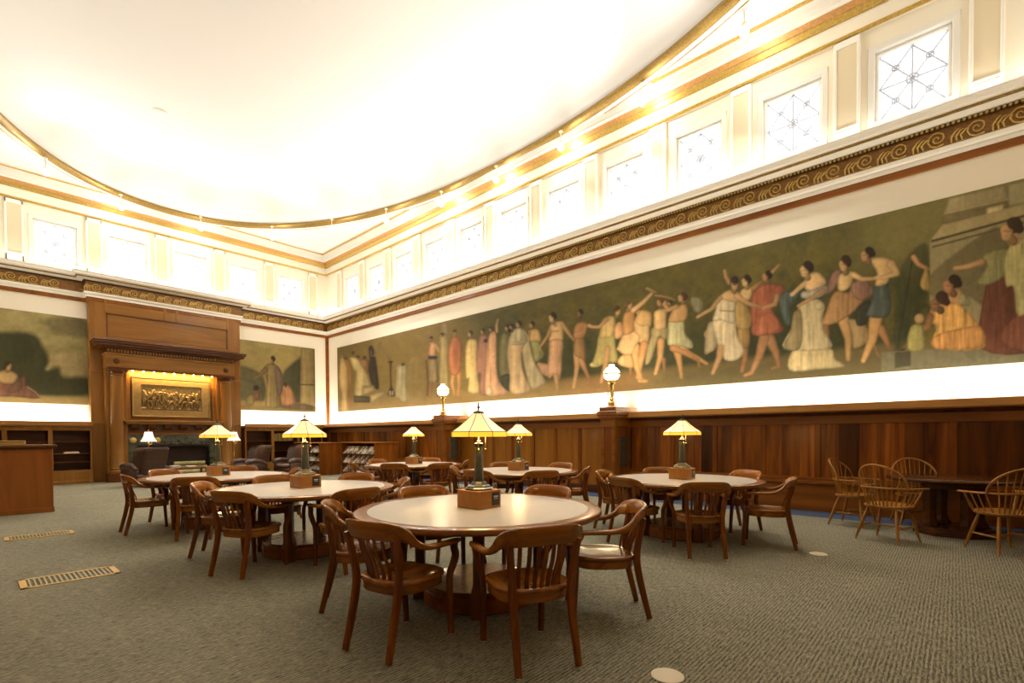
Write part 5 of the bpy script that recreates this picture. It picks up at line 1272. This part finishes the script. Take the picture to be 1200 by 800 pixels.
vent(.27, .97, 6.06, 6.46, 'brass floor vent in the carpet nearest the left front')
vent(.27, .96, 9.07, 9.43, 'brass floor vent in the carpet by the wooden counter')
for x, y, lab in ((2.55, 1.16, 'pale round floor cover in the carpet at the bottom edge of photo'), (6.25, 1.10, 'pale round floor cover in the carpet right of the near right table')):
    r = tag(MB().lathe([(.004, 0), (.088, 0), (.088, .004), (.08, .008), (.004, .009)], x, y, .001, 28).build('floor_cover', M['disc'], None, 40), lab, 'cover', 'round floor covers')

# faint round plate on the dome
rv = ray(186, 131); tt = 5.0
while tt < 40:
    q = EYE+rv*tt; sf = ((abs(q[0]-OX)/OA)**OE+(abs(q[1]-OY)/OB)**OE)**(1/OE)
    if sf < 1 and q[2] > HC+.18+DOME*math.sqrt(max(0, 1-sf**2.6)): break
    tt += .01
o = MB().lathe([(.004, -.03), (.17, -.03), (.19, -.015), (.20, .03), (.004, .03)], 0, 0, 0, 28).build('ceiling_plate', M['trimw'], None, 40, tuple(q))
tag(o, 'faint round white plate up on the domed ceiling', 'plate')

# ---------------------------------------------------------------- lights
def spot(loc, target, power, col, size, blend=.6, r=.06, parent=None, name='spot_light'):
    d = bpy.data.lights.new(name, 'SPOT'); d.energy = power; d.color = col; d.spot_size = math.radians(size); d.spot_blend = blend; d.shadow_soft_size = r
    o = bpy.data.objects.new(name, d); C.objects.link(o); o.location = loc
    o.rotation_euler = (Vector(target)-Vector(loc)).to_track_quat('-Z', 'Y').to_euler(); return o
SPOTS = [(9.0, 2.73), (9.43, 4.85), (9.58, 7.03), (9.62, 9.21), (9.50, 11.35), (9.02, 13.5), (8.21, 15.45), (7.1, 17.5), (5.22, 18.45), (3.15, 18.5), (1.44, 17.5)]
def make_fixture():
    r = thing('ceiling_spotlight', '', 'light')
    MB().lathe([(.004, .30), (.045, .30), (.05, .28), (.012, .27), (.010, .06), (.004, .05)], seg=10).build('stem', M['white'], r, 40)
    MB().lathe([(.02, .075), (.05, .06), (.055, .0), (.05, -.02), (.045, -.02), (.045, .0), (.03, .04), (.004, .05)], seg=14).build('lamp_head', M['white'], r, 40)
    MB().ball((0, 0, -.075), .075, 14, 10).build('bulb', M['bulb'], r, 40)
    return r
s0 = make_fixture(); index_kids()
ordn = ['first', 'second', 'third', 'fourth', 'fifth', 'sixth', 'seventh', 'eighth', 'ninth', 'tenth', 'eleventh']
for i, (x, y) in enumerate(SPOTS):
    o = s0 if i == 0 else copy_tree(s0)
    o.location = (x, y, 8.27); tag(o, 'small bright ceiling spotlight below the oval gilt ring, %s counted from the right edge' % ordn[i], 'light', 'spotlights round the ceiling oval')
    dx, dy = OX-x, OY-y; l = math.hypot(dx, dy)
    spot((x, y, 8.09), (x+dx/l*2.5*SPOT_IN, y+dy/l*2.5*SPOT_IN, 0), SPOT_W, (1, .96, .89), 110, .8, .05, name='spotlight_beam')
    spot((x+dx/l*.35, y+dy/l*.35, 8.30), (x+dx*1.0, y+dy*1.0, 9.75), DOME_W, (1, .985, .96), 150, .9, .12, name='dome_fill')  # added uplight with no lamp of its own, brightens the dome
    q = bpy.data.lights.new('spotlight_glow', 'POINT'); q.energy = SPOT_UP; q.color = (1, .97, .93); q.shadow_soft_size = .06
    lo = bpy.data.objects.new('spotlight_glow', q); C.objects.link(lo); lo.location = (x, y, 8.08)
def strip(loc, sx, sy, power, col, rot):
    d = bpy.data.lights.new('cove_light', 'AREA'); d.shape = 'RECTANGLE'; d.size = sx; d.size_y = sy; d.energy = power; d.color = col
    o = bpy.data.objects.new('cove_light', d); C.objects.link(o); o.location = loc; o.rotation_euler = rot
# fluorescent strips lying in the ledge troughs
for y0, y1 in ((YF, 5.3), (5.6, 10.83), (11.2, YB-.15)):
    strip((XR-.22, (y0+y1)/2, 1.76), .08, y1-y0-.1, COVE*(y1-y0), (1, .94, .82), (0, math.radians(-155), 0))
for x0, x1 in ((XL, bL), (bR, XR-.1)):
    strip(((x0+x1)/2, YB-.22, 1.76), x1-x0-.1, .08, COVE*(x1-x0), (1, .94, .82), (math.radians(155), 0, 0))
# strips lying on top of the main cornice, washing the clerestory
for y0, y1 in ((YF, 9.0), (9.0, YB-.1)):
    strip((XR-.20, (y0+y1)/2, 6.26), .06, y1-y0-.1, COVE2*(y1-y0), (1, .985, .96), (0, math.radians(180), 0)); strip((XL+.20, (y0+y1)/2, 6.26), .06, y1-y0-.1, COVE2*(y1-y0), (1, .985, .96), (0, math.radians(180), 0))
strip(((XL+XR)/2, YB-.20, 6.26), XR-XL-.2, .06, COVE2*(XR-XL), (1, .985, .96), (math.radians(180), 0, 0)); strip(((XL+XR)/2, YF+.20, 6.26), XR-XL-.2, .06, COVE2*(XR-XL), (1, .985, .96), (math.radians(180), 0, 0))
# warm strip over the relief
strip((4.46, SF+.07, 3.33), 2.2, .05, 48, (1, .58, .18), (math.radians(52), 0, 0))
w = bpy.data.worlds.new('sky'); SC.world = w; w.use_nodes = True
w.node_tree.nodes['Background'].inputs['Color'].default_value = (.75, .85, 1, 1); w.node_tree.nodes['Background'].inputs['Strength'].default_value = 1.0
vs = SC.view_settings; vs.view_transform = 'Standard'; vs.look = 'None'; vs.gamma = 1; vs.use_curve_mapping = False; vs.exposure = EXPO
SC.cycles.use_denoising = True; SC.cycles.max_bounces = 8; SC.cycles.diffuse_bounces = 5; SC.cycles.glossy_bounces = 3; SC.cycles.caustics_reflective = False; SC.cycles.caustics_refractive = False
SC.cycles.sample_clamp_indirect = 6
